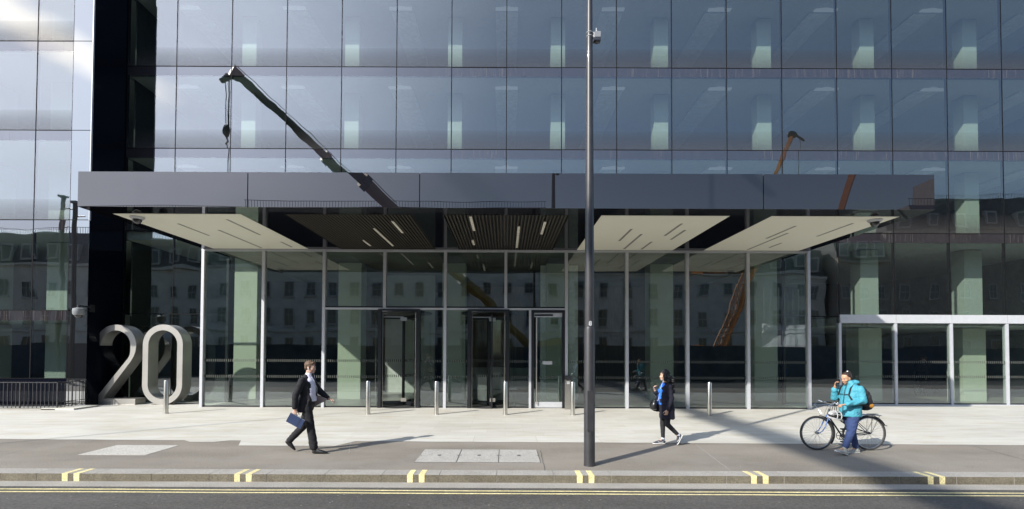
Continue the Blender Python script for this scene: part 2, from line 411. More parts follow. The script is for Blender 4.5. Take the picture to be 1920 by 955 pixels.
def window(x, y, z, w, h, kind='up', mats=None):
    key = (round(w, 3), round(h, 3), kind, mats is None)
    if key not in WC:
        f, g = window_mesh(w, h, kind=kind)
        WC[key] = (f, g.mesh('pane', mats or [g_up, g_fr, g_sp, g_in]))
    f, g = WC[key]
    o = bpy.data.objects.new('window', f); COL.objects.link(o); o.parent = OB; o.location = (x, y-YM, z)
    p = bpy.data.objects.new('pane', g); COL.objects.link(p); p.parent = o
    t = R(.15)
    p.rotation_euler = (random.uniform(-t, t)*.6, 0, random.uniform(-t, t)*.6)
    return o
# upper facade, bays between -6 and +10 modules (and a part bay beside the return wall)
xl = -14.35
for r_ in range(1, 5):
    z0 = JO[r_]-.0 if r_ < 4 else JO[4]
    z0 = JO[r_-1]; h = JO[r_]-z0
    if r_ == 4: pass
    for k in range(-7, 11):
        x0 = max(k*M79, xl+.02); x1 = (k+1)*M79
        if r_ == 1:
            if -5 <= k <= 4: continue            # entrance hall stands here
            if k in (-7, -6): window(x0, YM, z0, x1-x0, h, 'low', [g_lo, g_fr, g_sp, g_in]); continue
            window(x0, YM, z0, x1-x0, h, 'mid'); continue
        window(x0, YM, z0, x1-x0, h, 'up')
for k in range(-7, 11):
    x0 = max(k*M79, xl+.02); x1 = (k+1)*M79
    window(x0, YM, JO[4], x1-x0, 1.6, 'low')
# ground level recess left and right
for k in (-7, -6):
    x0 = max(k*M79, xl+.02); x1 = (k+1)*M79; window(x0, YM, 0.0, x1-x0, JO[0], 'low', [g_lo, g_fr, g_sp, g_in])
window(5*M79, YM, 0, M79-.02, JO[0], 'low', [g_lo, g_fr, g_sp, g_in])
# left wing front
for r_ in range(0, 5):
    z0 = JO[r_-1] if r_ else 0.0; h = (JO[r_] if r_ < 5 else 17)-z0
    kd = 'up' if r_ >= 2 else 'mid' if r_ == 1 else 'mid'
    for x0, x1 in ((-24.62, -22.54), (-22.54, -20.46), (-20.46, -18.38), (-18.38, -16.30), (-16.30, -15.04)):
        if r_ == 0:
            window(x0, YV, .95, x1-x0, h-.95, 'mid')
        else: window(x0, YV, z0, x1-x0, h, kd)
b = MB()
b.box(-24.62, -15.04, YV+.005, YV+.12, -.1, .948)
part(b, 'plinth_panel', g_bl)
for a, c in zip([0]+JO, JO):
    b = MB(); b.box(-15.04, -14.372, YV-.004, YV+.05, a+.012, c-.012)
    part(b, 'corner_panel', m_corner)
b = MB(); b.box(-14.372, -14.352, YV-.03, YV+.03, 6.4, 16); part(b, 'corner_trim', m_alu)
# black return wall
b = MB()
for a, c in zip([0, 4.85, 9.6], [4.845, 9.595, 26]): b.box(-14.372, -14.352, YV+.032, YM+.12, a, c)
part(b, 'return_wall', g_bl)
b = MB(); b.box(-25, -14.38, YV+.2, 30, 16.0, 17.6); b.box(-14.38, 23, YM+.2, 30, 16.9, 17.6)
part(b, 'roof', m_slab)

# interior: slabs, ceilings, back wall, columns
def slab(z, x0, x1, y0=YM+.14, y1=29.5, t=.33, name='floor_slab'):
    b = MB(); b.box(x0, x1, y0, y1, z-t, z-.02, {'-z': 1, '+z': 2})
    part(b, name, [m_slab, m_ceil, m_floor])
for z in JO[1:]: slab(z, -14.3, 22.8)
for z in JO: slab(z, -24.6, -14.45, YV+.14, 29.5)
slab(JO[0], 6*M79, 22.8, name='floor_slab')
slab(JO[4]+1.6, -14.3, 22.8)
b = MB(); b.box(-24.6, 22.8, 29.3, 29.6, 0, 17.2); b.box(22.8, 23.0, YM+.1, 29.5, 0, 17.2); b.box(-24.8, -24.6, YV+.1, 29.5, 0, 17.2)
part(b, 'back_wall', m_back)
b = MB(); b.box(-14.44, -14.385, YM+.5, 29.3, 0, 16); part(b, 'party_wall', simple('party_wall_dark', (.05, .055, .05), .8))
b = MB(); b.box(-24.6, 22.8, 18.03, 29.3, -.1, .008)
part(b, 'lobby_floor', m_floor)
b = MB()
for z in JO[2:]:
    for k in range(-5, 8):
        xc = -4*M79+2*M79*k if False else 2*M79*k
        if -14 < xc < 22: b.box(xc-.45, xc+.45, YM+.9, 28, z-.40, z-.345)
part(b, 'ceiling_raft', m_lampw)
proto = None
for k in range(-2, 6):       # columns on the odd modules
    xc = (2*k+1)*M79 - 2*M79 if False else (2*k-1)*M79
    for z0, z1, w in ([(0, JO[1]-.36, .46)] if xc < 11 else [(0, JO[0]-.36, .46), (JO[0], JO[1]-.36, .36)])+[(JO[i], JO[i+1]-.36, .29) for i in (1, 2, 3)]:
        b = MB(); b.box(xc-w, xc+w, 19.3, 19.3+2*w*.8, z0, z1); part(b, 'column', m_colm, bevel=.01)
for xc, w in ((-17.3, .4), (-20.2, .4)):
    for z0, z1 in zip([0]+JO[:4], JO): 
        b = MB(); b.box(xc-w, xc+w, 18.6, 19.4, z0, z1-.36); part(b, 'column', m_colm)
# lobby walls behind the entrance
b = MB()
b.box(1.40, 2.9, 19.4, 19.6, 0, 5.4); part(b, 'lobby_screen', m_lampw)
b = MB(); b.box(-5.6, -3.3, 22.5, 22.7, 0, 5.6); part(b, 'lobby_screen', m_ceil)  # pale wall added to lighten the view through the left revolving door
b = MB(); b.box(-9, -5.2, 26.5, 26.8, 0, 5.6); b.box(-2.6, 1.0, 26.5, 26.8, 0, 5.6); b.box(3.8, 9.5, 26.5, 26.8, 0, 5.6)
part(b, 'timber_wall', m_timw)
b = MB(); b.box(-3.2, 1.6, 24.2, 25.0, 0.01, 1.1); part(b, 'reception_desk', m_ceil, bevel=.02)
# pendants near the glass
m_lit, nt, out = newmat('office_lamp_lit'); em = N(nt, 'ShaderNodeEmission'); em.inputs[0].default_value = (.85, .93, 1, 1); em.inputs[1].default_value = .12; L(nt, em.outputs[0], out.inputs[0])
proto = None
for z in JO[2:]:
    for k in range(-3, 6):
        xc = 2*M79*k
        if proto is None:
            b = MB(); b.box(-.44, .44, -.08, .08, -.03, .02); b.box(-.15, .15, -.06, .06, .02, .06); b.tube([(0, 0, .05), (0, 0, .2)], .01, 6)
            proto = b.build('ceiling_light', m_lit, OB, bevel=.008); proto.location = (xc, 18.65-YM, z-.47)
        else: dupl(proto, OB, (xc, 18.65-YM, z-.47))

# white beam and ground floor glazing at right
b = MB(); b.box(6*M79, 23, YM-.06, YM+.04, 3.045, 3.36); o = part(b, 'beam', m_white, bevel=.004)
b = MB()
for k in range(7, 12): b.box(k*M79-.006, k*M79+.006, YM-.063, YM-.05, 3.047, 3.358)
part(b, 'beam_joint', m_slab, o)
def lobby_pane(x0, x1, y, z0, z1, dashes=True):
    f = MB(); f.box(x0, x1, y, y+.02, z0, z0+.05); fo = part(f, 'glazing_rail', m_black)
    g = MB(); g.add([(x0, y+.01, z0+.05), (x1, y+.01, z0+.05), (x1, y+.01, z1), (x0, y+.01, z1)], [(0, 1, 2, 3)], 0)
    g.add([(x0, y+.035, z0+.05), (x1, y+.035, z0+.05), (x1, y+.035, z1), (x0, y+.035, z1)], [(0, 1, 2, 3)], 1)
    p = part(g, 'glass_pane', [g_lo, g_in])
    t = R(.08)
    if dashes:
        d = MB(); n = int((x1-x0)/.073)
        for zz in (1.055, 1.60):
            for i in range(n):
                xx = x0 + (i+.5)*(x1-x0)/n
                d.box(xx-.0145, xx+.0145, y+.004, y+.0085, zz-.045, zz+.045)
        part(d, 'dash_pattern', m_dashm, p)
for k in range(6, 11):
    lobby_pane(k*M79+.055, (k+1)*M79-.055, YM-.02, 0.02, 3.045)
    b = MB(); b.box(k*M79-.05, k*M79+.05, YM-.05, YM+.10, 0, 3.045); part(b, 'mullion', m_alu, bevel=.004)
b = MB(); b.box(5*M79-.02, 23, YM-.14, YM+.1, -.02, .03); part(b, 'sill', m_alu)

# entrance hall glazing
for k in range(-5, 6):
    hw = .05
    b = MB(); b.box(k*M79-hw, k*M79+hw, YV-.07, YV+.10, 0 if k not in (-2, 0) else 3.43, 5.36)
    if k in (-2, 0): pass
    part(b, 'mullion', m_alu, bevel=.004)
for k in range(-5, 6):
    b = MB()
    b.box(k*M79-.045, k*M79+.045, YM-.05, YM+.08, 0, 5.36)
    if k in (-5, 5): part(b, 'rear_mullion', m_black)
b = MB(); b.box(-10.447, 10.447, YV-.075, YV+.105, 5.362, 5.425); part(b, 'head_rail', m_alu)
b = MB(); b.box(-3*M79+.052, 1*M79-.052, YV-.06, YV+.09, 3.36, 3.425); part(b, 'transom', m_alu)
for k in range(-5, 5):
    x0, x1 = k*M79+.05, (k+1)*M79-.05
    if -3 <= k <= 0: lobby_pane(x0, x1, YV, 3.43, 5.36, False)
    else: lobby_pane(x0, x1, YV, .005, 5.36)
# lower panes between doors
D1, D2 = (-4.36, -2.93), (-1.30, .125)
for x0, x1 in ((-3*M79+.05, D1[0]), (D1[1], -M79-.05), (-M79+.05, D2[0]), (D2[1], .80)):
    lobby_pane(x0, x1, YV, .005, 3.36)
b = MB(); b.box(.80, .88, YV-.07, YV+.10, 0, 3.36); part(b, 'mullion', m_alu, bevel=.004)
# side glass of the hall
for s_ in (-1, 1):
    b = MB(); xx = s_*10.395
    b.add([(xx, YV+.1, .02), (xx, YM, .02), (xx, YM, 5.36), (xx, YV+.1, 5.36)], [(0, 1, 2, 3)])
    part(b, 'side_glass', g_lo)
b = MB(); b.box(-10.3, 10.3, YV+.11, YM+.1, -.1, .012); part(b, 'threshold_floor', m_floor)
# hall ceiling: pale, continues the soffit inside
b = MB(); b.box(-10.3, 10.3, YV+.11, 29, 5.45, 5.5)
part(b, 'lobby_ceiling', m_back)

# revolving doors
m_rub = simple('dark_mat', (.03, .03, .03), .9)
def rev_door(x0, x1, ang):
    xc = (x0+x1)/2; y0 = YV
    f = MB()
    for a, c in ((x0, x0+.115), (x1-.115, x1)): f.box(a, c, y0-.10, y0+.16, 0, 3.30)
    f.box(x0, x1, y0-.103, y0+.163, 3.30, 3.375)
    fo = part(f, 'revolving_door', m_black, bevel=.004)
    cy = y0+.72; r = .98
    d = MB()
    for a0, a1 in ((150, 235), (-55, 30)):
        vs = []; n = 10
        for i in range(n+1):
            a = R(a0+(a1-a0)*i/n)
            vs += [(xc+r*math.cos(a), cy+r*math.sin(a), .03), (xc+r*math.cos(a), cy+r*math.sin(a), 3.0)]
        d.add(vs, [(2*i, 2*i+2, 2*i+3, 2*i+1) for i in range(n)])
    part(d, 'curved_glass', g_in, fo, smooth=True)
    d = MB(); d.tube([(xc, cy, 3.27), (xc, cy, 3.32)], 1.0, 32); part(d, 'drum_ceiling', m_black, fo)
    d = MB(); d.tube([(xc, cy, .012), (xc, cy, .02)], .97, 32); part(d, 'floor_mat', m_rub, fo)
    for i in range(3):
        a = R(ang+120*i); w = MB(); dx, dy = math.cos(a), math.sin(a)
        def bar(r0, r1, z0, z1, t=.022):
            nx, ny = -dy*t, dx*t
            vs = [(xc+dx*rr+sg*nx, cy+dy*rr+sg*ny, zz) for zz in (z0, z1) for rr in (r0, r1) for sg in (-1, 1)]
            w.add(vs, [(0, 1, 3, 2), (4, 6, 7, 5), (0, 4, 5, 1), (2, 3, 7, 6), (0, 2, 6, 4), (1, 5, 7, 3)])
        bar(.0, .055, .05, 3.2); bar(.90, .94, .05, 3.2); bar(.055, .90, .05, .17); bar(.055, .90, 3.08, 3.2)
        P_ = lambda rr, zz, o=0: (xc+dx*rr-dy*o, cy+dy*rr+dx*o, zz)
        w.add([P_(.055, .17), P_(.90, .17), P_(.90, 3.08), P_(.055, 3.08)], [(0, 1, 2, 3)], 1)
        for zz in (1.055, 1.60):
            for q in range(11):
                rr = .09+.073*q
                for o_ in (-.004, .004): w.add([P_(rr, zz-.045, o_), P_(rr+.028, zz-.045, o_), P_(rr+.028, zz+.045, o_), P_(rr, zz+.045, o_)], [(0, 1, 2, 3)], 2)
        wo = part(w, 'door_wing', [m_black, g_wg, m_dashm], fo)
    w = MB(); w.box(xc+.05, xc+.24, y0+.05, y0+.09, .21, .33); w.box(xc+.02, xc+.24, y0+.05, y0+.09, 2.98, 3.10); w.box(x0+.16, xc+.12, y0+.04, y0+.06, 3.10, 3.13); w.box(x0+.16, x0+.30, y0+.04, y0+.06, 3.22, 3.24)
    part(w, 'lock_plate', m_steel, fo)
    w = MB()
    for xx in (x0+.15, x1-.155): w.tube([(xx, y0-.03, .02), (xx, y0-.03, 3.28)], .012, 8)
    part(w, 'edge_trim', m_steel, fo)
rev_door(*D1, 75); rev_door(*D2, 38)
# pass door
f = MB(); f.box(.88, .97, YV-.08, YV+.12, 0, 3.30); f.box(1.935, 2.03, YV-.08, YV+.12, 0, 3.30); f.box(.88, 2.03, YV-.083, YV+.123, 3.27, 3.36)
po = part(f, 'pass_door', m_black, bevel=.003)
f = MB(); f.box(.97, 1.935, YV-.03, YV+.03, .03, .22); f.box(.97, 1.935, YV-.03, YV+.03, 3.12, 3.27); part(f, 'door_rail', m_alu, po)
f = MB(); f.box(.99, 1.62, YV-.05, YV-.031, 3.16, 3.215); part(f, 'door_closer', m_black, po)
f = MB(); f.tube([(1.06, YV-.09, .15), (1.06, YV-.09, 3.10)], .018, 10); f.box(1.05, 1.07, YV-.09, YV-.0, .4, .43); f.box(1.05, 1.07, YV-.09, YV, 2.8, 2.83); part(f, 'pull_handle', m_steel, po, smooth=True)
f = MB(); f.box(.97, 1.935, YV, YV+.012, .22, 3.12); part(f, 'door_glass', g_lo, po)
f = MB(); f.box(1.27, 1.60, YV-.008, YV-.003, 1.50, 1.61); so = part(f, 'door_notice', m_white, po)
d = MB()
for zz in (1.055, 1.60):
    for i in range(11):
        xx = 1.09+.075*i
        if zz > 1.3 and xx > 1.24: continue
        d.box(xx-.014, xx+.014, YV-.006, YV-.002, zz-.045, zz+.045)
part(d, 'dash_pattern', m_dashm, po)

# canopy
b = MB(); b.box(-10.38, 10.38, YC+.03, YM-.02, 5.50, 6.26); cn = part(b, 'canopy', m_black)
b = MB(); b.box(-10.38, 10.38, YC+.035, YM-.04, 6.262, 6.275); part(b, 'canopy_top', m_slab, cn)
xs = [-10.395, -3*M79-.03, -M79-.02, M79-.02, 3*M79, 10.395]
for a, c in zip(xs, xs[1:]):
    b = MB(); b.box(a+.012, c-.012, YC, YC+.028, 5.43, 6.285)
    part(b, 'fascia_panel', g_fa, cn)
b = MB()
for s_ in (-1, 1):
    xx = s_*10.395; b.box(min(xx, xx-s_*.02), max(xx, xx-s_*.02), YC+.03, YM-.03, 5.43, 6.285)
part(b, 'side_panel', g_fa, cn)
PX = [(-10.02, -6.77), (-5.66, -2.40), (-1.61, 1.61), (2.43, 5.70), (6.77, 10.02)]
PY0, PY1 = 12.25, 16.50
b = MB(); xs2 = [-10.37]+[v for p in PX for v in p]+[10.37]
for i in range(0, len(xs2), 2): b.box(xs2[i]+.003, xs2[i+1]-.003, PY0, PY1, 5.430, 5.46)
for a, c in zip(xs, xs[1:]):
    b.box(max(a, -10.37)+.004, min(c, 10.37)-.004, YC+.031, PY0-.002, 5.430, 5.46)
    b.box(max(a, -10.37)+.004, min(c, 10.37)-.004, PY1+.002, YV-.08, 5.430, 5.46)
part(b, 'soffit_border', g_so, cn)
m_slot = simple('slot_grey', (.25, .24, .21), .5)
slots = {0: [(.24, .38, .95), (.42, .55, 1.), (.75, .1, .55), (.78, .68, .85)], 3: [(.28, .28, .62), (.50, .40, .95), (.68, .15, .48), (.85, .42, .62)],
         4: [(.3, .3, .6), (.45, .48, .95), (.66, .77, .93), (.80, .2, .52)]}
SL = {0: [(-9.0, 13.2, 14.6), (-8.3, 13.9, 16.35), (-7.4, 12.75, 14.5), (-7.2, 15.4, 16.2)],
      3: [(3.55, 13.6, 15.1), (4.0, 14.2, 16.3), (4.75, 13.0, 14.4), (5.1, 13.7, 14.9), (4.6, 15.2, 16.35)],
      4: [(7.95, 13.2, 14.7), (8.2, 14.0, 16.35), (9.3, 12.9, 14.4), (8.75, 15.3, 16.0)],
      1: [(-3.05, 12.9, 14.2), (-3.75, 13.7, 16.0), (-4.5, 15.2, 16.0)], 2: [(-.92, 12.4, 13.9), (.36, 13.4, 16.2), (1.05, 12.9, 14.3), (-1.05, 15.1, 15.8)]}
for i, (x0, x1) in enumerate(PX):
    if i in (0, 3, 4):
        b = MB(); b.box(x0, x1, PY0+.002, PY1-.002, 5.425, 5.455); po_ = part(b, 'ceiling_panel', m_cream, cn)
        b = MB()
        for xx, a, c in SL[i]: b.box(xx-.035, xx+.035, a, c, 5.4215, 5.426)
        part(b, 'light_slot', m_slot, cn)
    else:
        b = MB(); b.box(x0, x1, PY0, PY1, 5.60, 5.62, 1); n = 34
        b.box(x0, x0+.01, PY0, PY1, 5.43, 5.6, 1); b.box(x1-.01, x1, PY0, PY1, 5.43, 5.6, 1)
        for k in range(n):
            xx = x0+.03+(x1-x0-.06)*(k+.5)/n
            b.box(xx-.016, xx+.016, PY0+.01, PY1-.01, 5.43, 5.53)
        part(b, 'slatted_ceiling', [m_slat, m_dark], cn)
        b = MB()
        for xx, a, c in SL[i]: b.box(xx-.035, xx+.035, a, c, 5.426, 5.45)
        part(b, 'light_slot', simple('slot_pale%d' % i, (.75, .72, .62), .4), cn)

# ------------------------------------------------------------------ dome cameras
m_dome = simple('dome_dark', (.03, .03, .035), .12, 0, .1, coat=.5)
m_grey = simple('camera_grey', (.20, .21, .22), .4)
for (xx, yy, lab) in ((-9.62, 12.55, 'dome camera under the cream soffit panel at the left end of the canopy'), (9.62, 12.55, 'dome camera under the cream soffit panel at the right end of the canopy')):
    r = empty('dome_camera', (xx, yy, 5.42)); tag(r, lab, 'security camera', 'dome cameras under the canopy')
    b = MB(); b.tube([(0, 0, 0.0), (0, 0, -.015), (0, 0, -.06)], [.17, .17, .13], 24); b.build('housing', m_alu, r, smooth=True)
    b = MB(); b.ell((0, 0, -.06), (.11, .11, .12), 20, 12); b.build('dome', m_dome, r, smooth=True)
r = empty('wall_camera', (-14.27, 16.15, 3.20)); tag(r, 'grey dome camera on a black bracket at the corner beside the number', 'security camera')
b = MB(); b.tube([(0, 0, .05), (0, 0, .12), (0, 0, .15)], [.17, .165, .06], 24); b.tube([(0, 0, -.10), (0, 0, -.05), (0, 0, .05)], [.14, .17, .17], 24); b.build('housing', m_grey, r, smooth=True)
b = MB(); b.ell((0, 0, -.10), (.12, .12, .10), 20, 12); b.build('dome', m_dome, r, smooth=True)
b = MB(); b.tube([(0, 0, .15), (0, 0, .24)], .04, 12); b.tube([(0, 0, .22), (.02, .30, .21), (-.06, .58, .19)], .03, 10); b.box(-.079, -.055, .50, .70, .05, .30); b.build('bracket', m_black, r, smooth=True)

# ------------------------------------------------------------------ number sculpture "2" "0"
S = 17.1/907
def P2(px, py): return ((px-948)*S, 2-(py-653.2)*S)
m_plate = simple('base_plate', (.45, .43, .40), .4, .7)
def arc(cx, cy, rx, ry, a0, a1, n): return [(cx+rx*math.cos(R(a0+(a1-a0)*i/n)), cy-ry*math.sin(R(a0+(a1-a0)*i/n))) for i in range(n+1)]
# figure 2 (pixel sketch converted to metres)
cx, cy, ro, ri = 216.8, 648.5, 38.6, 27.6
dirx, diry = 0.597, -0.802       # along the diagonal, up to the right
out = [(178.2, 648.8)] + arc(cx, cy, ro, ro+.5, 178, -2, 30)
# right side eases into the diagonal
out += [(255.0, 654), (254.0, 661), (250.9, 669.5), (246.0, 678)]
out += [(194.3, 748.2), (255.8, 748.2), (255.8, 759.6), (178.4, 759.6), (178.4, 750.5)]
inn = [(240.2, 672.5), (243.2, 666.5), (244.3, 659), (244.4, 652)] + arc(cx, cy, ri, ri+.5, -2, 180, 26) 
poly = out + [(181.0, 747.5)] + inn
poly2 = [P2(*p) for p in poly]
# clean duplicates
cl = []
for p in poly2:
    if not cl or (abs(p[0]-cl[-1][0])+abs(p[1]-cl[-1][1])) > .004: cl.append(p)
xo = (216.8-948)*S; yo = 17.1
r = MB(); r.prism([(x-xo, z-.01) for x, z in cl], -.0, .50)
o = r.build('number_sculpture', m_sculp, smooth=35, bevel=.006, loc=(xo, yo, .018)); tag(o, 'brushed steel figure 2 standing as tall as the door, left of the pair', 'sculpture', 'steel house number')
b = MB(); b.box(-.76, .76, -.04, .54, -.016, .0); b.build('base_plate', m_plate, o)
cx = 305.3; xo = (cx-948)*S
o_ = []
ro, ri = 37.7, 26.9
outer = arc(cx, 609+37.7, ro, 37.7, 180, 0, 28) + arc(cx, 759.4-37.7, ro, 37.7, 0, -180, 28)
inner = arc(cx, 620+26.9, ri, 26.9, 180, 0, 28) + arc(cx, 748.4-26.9, ri, 26.9, 0, -180, 28)
b = MB(); O = [P2(*p) for p in outer]; I = [P2(*p) for p in inner]; n = len(O)
vs = [(x-xo, 0, z) for x, z in O]+[(x-xo, 0, z) for x, z in I]+[(x-xo, .50, z) for x, z in O]+[(x-xo, .50, z) for x, z in I]
fs = []
for i in range(n):
    j = (i+1) % n
    fs += [(i, j, n+j, n+i), (2*n+i, 3*n+i, 3*n+j, 2*n+j), (i, 2*n+i, 2*n+j, j), (n+i, n+j, 3*n+j, 3*n+i)]
b.add(vs, fs)
o = b.build('number_sculpture', m_sculp, smooth=35, bevel=.006, loc=(xo, yo, .012)); tag(o, 'brushed steel figure 0 standing as tall as the door, right of the pair', 'sculpture', 'steel house number')
b = MB(); b.box(-.40, .40, -.03, .53, -.014, .004); b.tube([(.25, .21, 0), (.34, .21, .12)], .05, 4); b.tube([(-.25, .21, 0), (-.34, .21, .12)], .05, 4); b.build('base_plate', m_plate, o)
b = MB(); b.box(-14.95, -13.9, 15.62, 16.58, -.05, .055); struct(b, 'coping_stone', m_band)

# ------------------------------------------------------------------ bollards
bl = ['beside the big figure 0', 'left of the two revolving doors near the walking man', 'between the two revolving doors', 'in front of the pass door and second revolving door', 'just left of the tall lamp post', 'near the walking woman in the long dark coat']
pr = None
for xx, t_ in zip((-10.40, -4.21, -2.11, 0.0, 2.07, 6.26), bl):
    if pr is None:
        b = MB(); b.tube([(0, 0, 0), (0, 0, 1.0), (0, 0, 1.012), (0, 0, 1.016)], [.066, .066, .062, .02], 28); pr = b.build('bollard', m_steel, smooth=40); o = pr
        b = MB(); b.tube([(0, 0, 0), (0, 0, .014)], .085, 28); b.build('base_ring', m_plate, pr)
    else: o = copy_tree(pr)
    o.location = (xx, 14.87, .006)
    tag(o, 'round steel bollard '+t_, 'bollard', 'steel bollards before the entrance')
# intercom post by pass door
r = empty('access_post', (2.10, 16.33, .006)); tag(r, 'square steel access post with black card reader beside the pass door', 'access post')
b = MB(); b.box(-.10, .10, -.06, .06, 0, 1.0); b.build('post', m_steel, r, bevel=.004)
b = MB(); b.box(-.10, .10, -.055, .055, 1.0, 1.13); b.box(-.07, .12, -.10, -.06, .98, 1.12); b.build('card_reader', m_black, r, bevel=.004)
b = MB(); b.box(-.04, .06, -.065, -.06, .90, .93); b.box(-.04, .06, -.065, -.06, .85, .88); b.build('reader_button', m_white, r)

# ------------------------------------------------------------------ street lamp
m_post = simple('lamp_post_paint', (.030, .029, .032), .42, .0, .2, 5, .05, 60, coat=.15)
def lamp(loc, top, lab, grp=None, num=False):
    r = empty('street_lamp', loc); tag(r, lab, 'street lamp', grp)
    b = MB(); b.tube([(0, 0, 0), (0, 0, .02), (0, 0, 2.36), (0, 0, 2.40)], [.100, .096, .094, .086], 28); b.build('base_column', m_post, r, smooth=40)
    b = MB(); b.tube([(0, 0, 2.40), (0, 0, 5.1), (0, 0, 8.0), (0, 0, top)], [.085, .070, .052, .042], 28); b.build('shaft', m_post, r, smooth=40)
    b = MB(); b.box(-.05, .05, -.0975, -.085, .6, 1.3); b.build('door', m_post, r)
    if grp:
        b = MB(); b.tube([(0, 0, 0), (0, 0, top)], .14, 12); b.build('sleeve', m_post, r, smooth=40)
        b = MB(); b.box(-.2, .2, -.2, .2, top-.08, top+.06); b.tube([(0, 0, top-1), (.7, 0, top-1)], .05, 8); b.build('lantern', m_grey, r); return r
    b = MB(); b.tube([(0, 0, top), (0, -.1, top+.3), (0, -.7, top+.4)], .035, 10); b.build('bracket_arm', m_post, r, smooth=True)
    b = MB(); b.box(-.14, .14, -1.35, -.65, top+.36, top+.47); b.build('lantern', m_grey, r, bevel=.03)
    if num:
        cu = bpy.data.curves.new('number', 'FONT'); cu.body = '8'; cu.size = .105; cu.extrude = .002; cu.align_x = 'CENTER'; cu.offset = .004
        t = bpy.data.objects.new('temporary', cu); COL.objects.link(t)
        dg = bpy.context.evaluated_depsgraph_get(); me = bpy.data.meshes.new_from_object(t.evaluated_get(dg)); bpy.data.objects.remove(t)
        me.name = 'number_label'; me.materials.clear(); me.materials.append(m_white)
        for v in me.vertices:
            x, y, z = v.co
            v.co = (x, -math.sqrt(max(0, .0862**2-x*x))+z-.002, y)
        t = bpy.data.objects.new('number_label', me); COL.objects.link(t); t.parent = r; t.location = (.0, 0, 2.425)
    return r
LX, LY = 1.46, 8.42
lamp((LX, LY, .0), 9.6, 'tall dark grey street lamp post numbered 8 on the pavement', num=True)
lamp((-31.2, -.6, -.12), 12.9, 'tall dark lamp post mirrored at the far left of the facade, outer one', 'lamp posts mirrored at the left')
lamp((-30.1, -.4, -.12), 12.3, 'dark lamp post mirrored at the far left of the facade, inner shorter one', 'lamp posts mirrored at the left')
r = empty('sensor_box', (LX, LY, 7.50)); tag(r, 'small black sensor box with white straps and aerial high on the lamp post', 'sensor box')
b = MB(); b.box(.085, .195, -.05, .05, -.01, .10); b.build('case', m_grey, r, bevel=.006)
b = MB(); b.box(.065, .19, -.055, .055, -.065, -.012); b.ell((.13, 0, -.065), (.05, .05, .03)); b.build('lens_unit', m_dome, r, bevel=.004)
b = MB()
for zz in (.022, .088): b.tube([(.058*math.cos(a), .058*math.sin(a), zz) for a in [R(15*k) for k in range(25)]], .006, 6)
b.box(.058, .084, -.02, .02, 0, .10); b.build('strap', m_white, r)
b = MB(); b.ell((.12, 0, .108), (.03, .03, .02)); b.tube([(.12, 0, .11), (.12, 0, .18)], .008, 8); b.build('aerial', m_white, r, smooth=True)

# ------------------------------------------------------------------ railing at left
m_rail = simple('railing_paint', (.018, .018, .02), .5, 0, .6, 12, .3, 40)
r = empty('railing', (-14.6, 15.8, 0)); tag(r, 'low black metal railing with thin bars at the foot of the left wing', 'railing')
b = MB(); b.box(-6, .015, -.018, .018, .86, .885); b.box(-6, .015, -.012, .012, .07, .09); b.box(-.018, .018, .018, .75, .86, .885); b.box(-.012, .012, .018, .75, .22, .24); b.box(-.012, .012, .018, .75, .07, .09)
b.build('rail', m_rail, r)
for k in range(0, 42):
    b = MB(); xx = -.135*k; w = .016 if k % 9 == 0 else .007
    b.box(xx-w, xx+w, -w, w, .03, .86); b.build('bar', m_rail, r)
for k in range(1, 6):
    b = MB(); yy = .135*k; w = .007 if k != 4 else .014; b.box(-w, w, yy-w, yy+w, .03, .86); b.build('bar', m_rail, r)
b = MB(); b.box(-30, -14.5, 15.62, 15.9, -.05, .035); struct(b, 'lightwell_kerb', m_gut)


# ================================================================== people
def fold(o, amp, freq, seed=0, z0=None):
    me = o.data; ns = [v.normal.copy() for v in me.vertices]
    for v, n_ in zip(me.vertices, ns):
        p = v.co*freq + Vector((seed, 0, 0)); q = Vector((p.x, p.y, p.z*1.7+p.x*.8))
        v.co += n_*amp*(noise.noise(q)*1.3+noise.noise(q*2.3)*.6)
    me.update()
def cloth(name, col, rough=.85, var=.12, sheen=0):
    return simple(name, col, rough, 0, var, 9, .35, 26, sheen=sheen)
def skin_mat(name, col):
    m, nt, out = newmat(name); b = N(nt, 'ShaderNodeBsdfPrincipled'); b.inputs['Roughness'].default_value = .5
    v = pos(nt, obj=True)
    L(nt, ramp(nt, noisef(nt, v, 14, 4), [(.3, tuple(c*.86 for c in col)), (.7, tuple(c*1.1 for c in col))]), b.inputs['Base Color'])
    b.inputs['Subsurface Weight'].default_value = .12; b.inputs['Subsurface Radius'].default_value = (.012, .005, .003)
    L(nt, b.outputs[0], out.inputs[0]); return m
def head_xf(c, yaw, pitch, s=1.0):
    return Matrix.Translation(c) @ Matrix.Rotation(R(yaw), 4, 'Z') @ Matrix.Rotation(R(pitch), 4, 'Y') @ Matrix.Scale(s, 4)
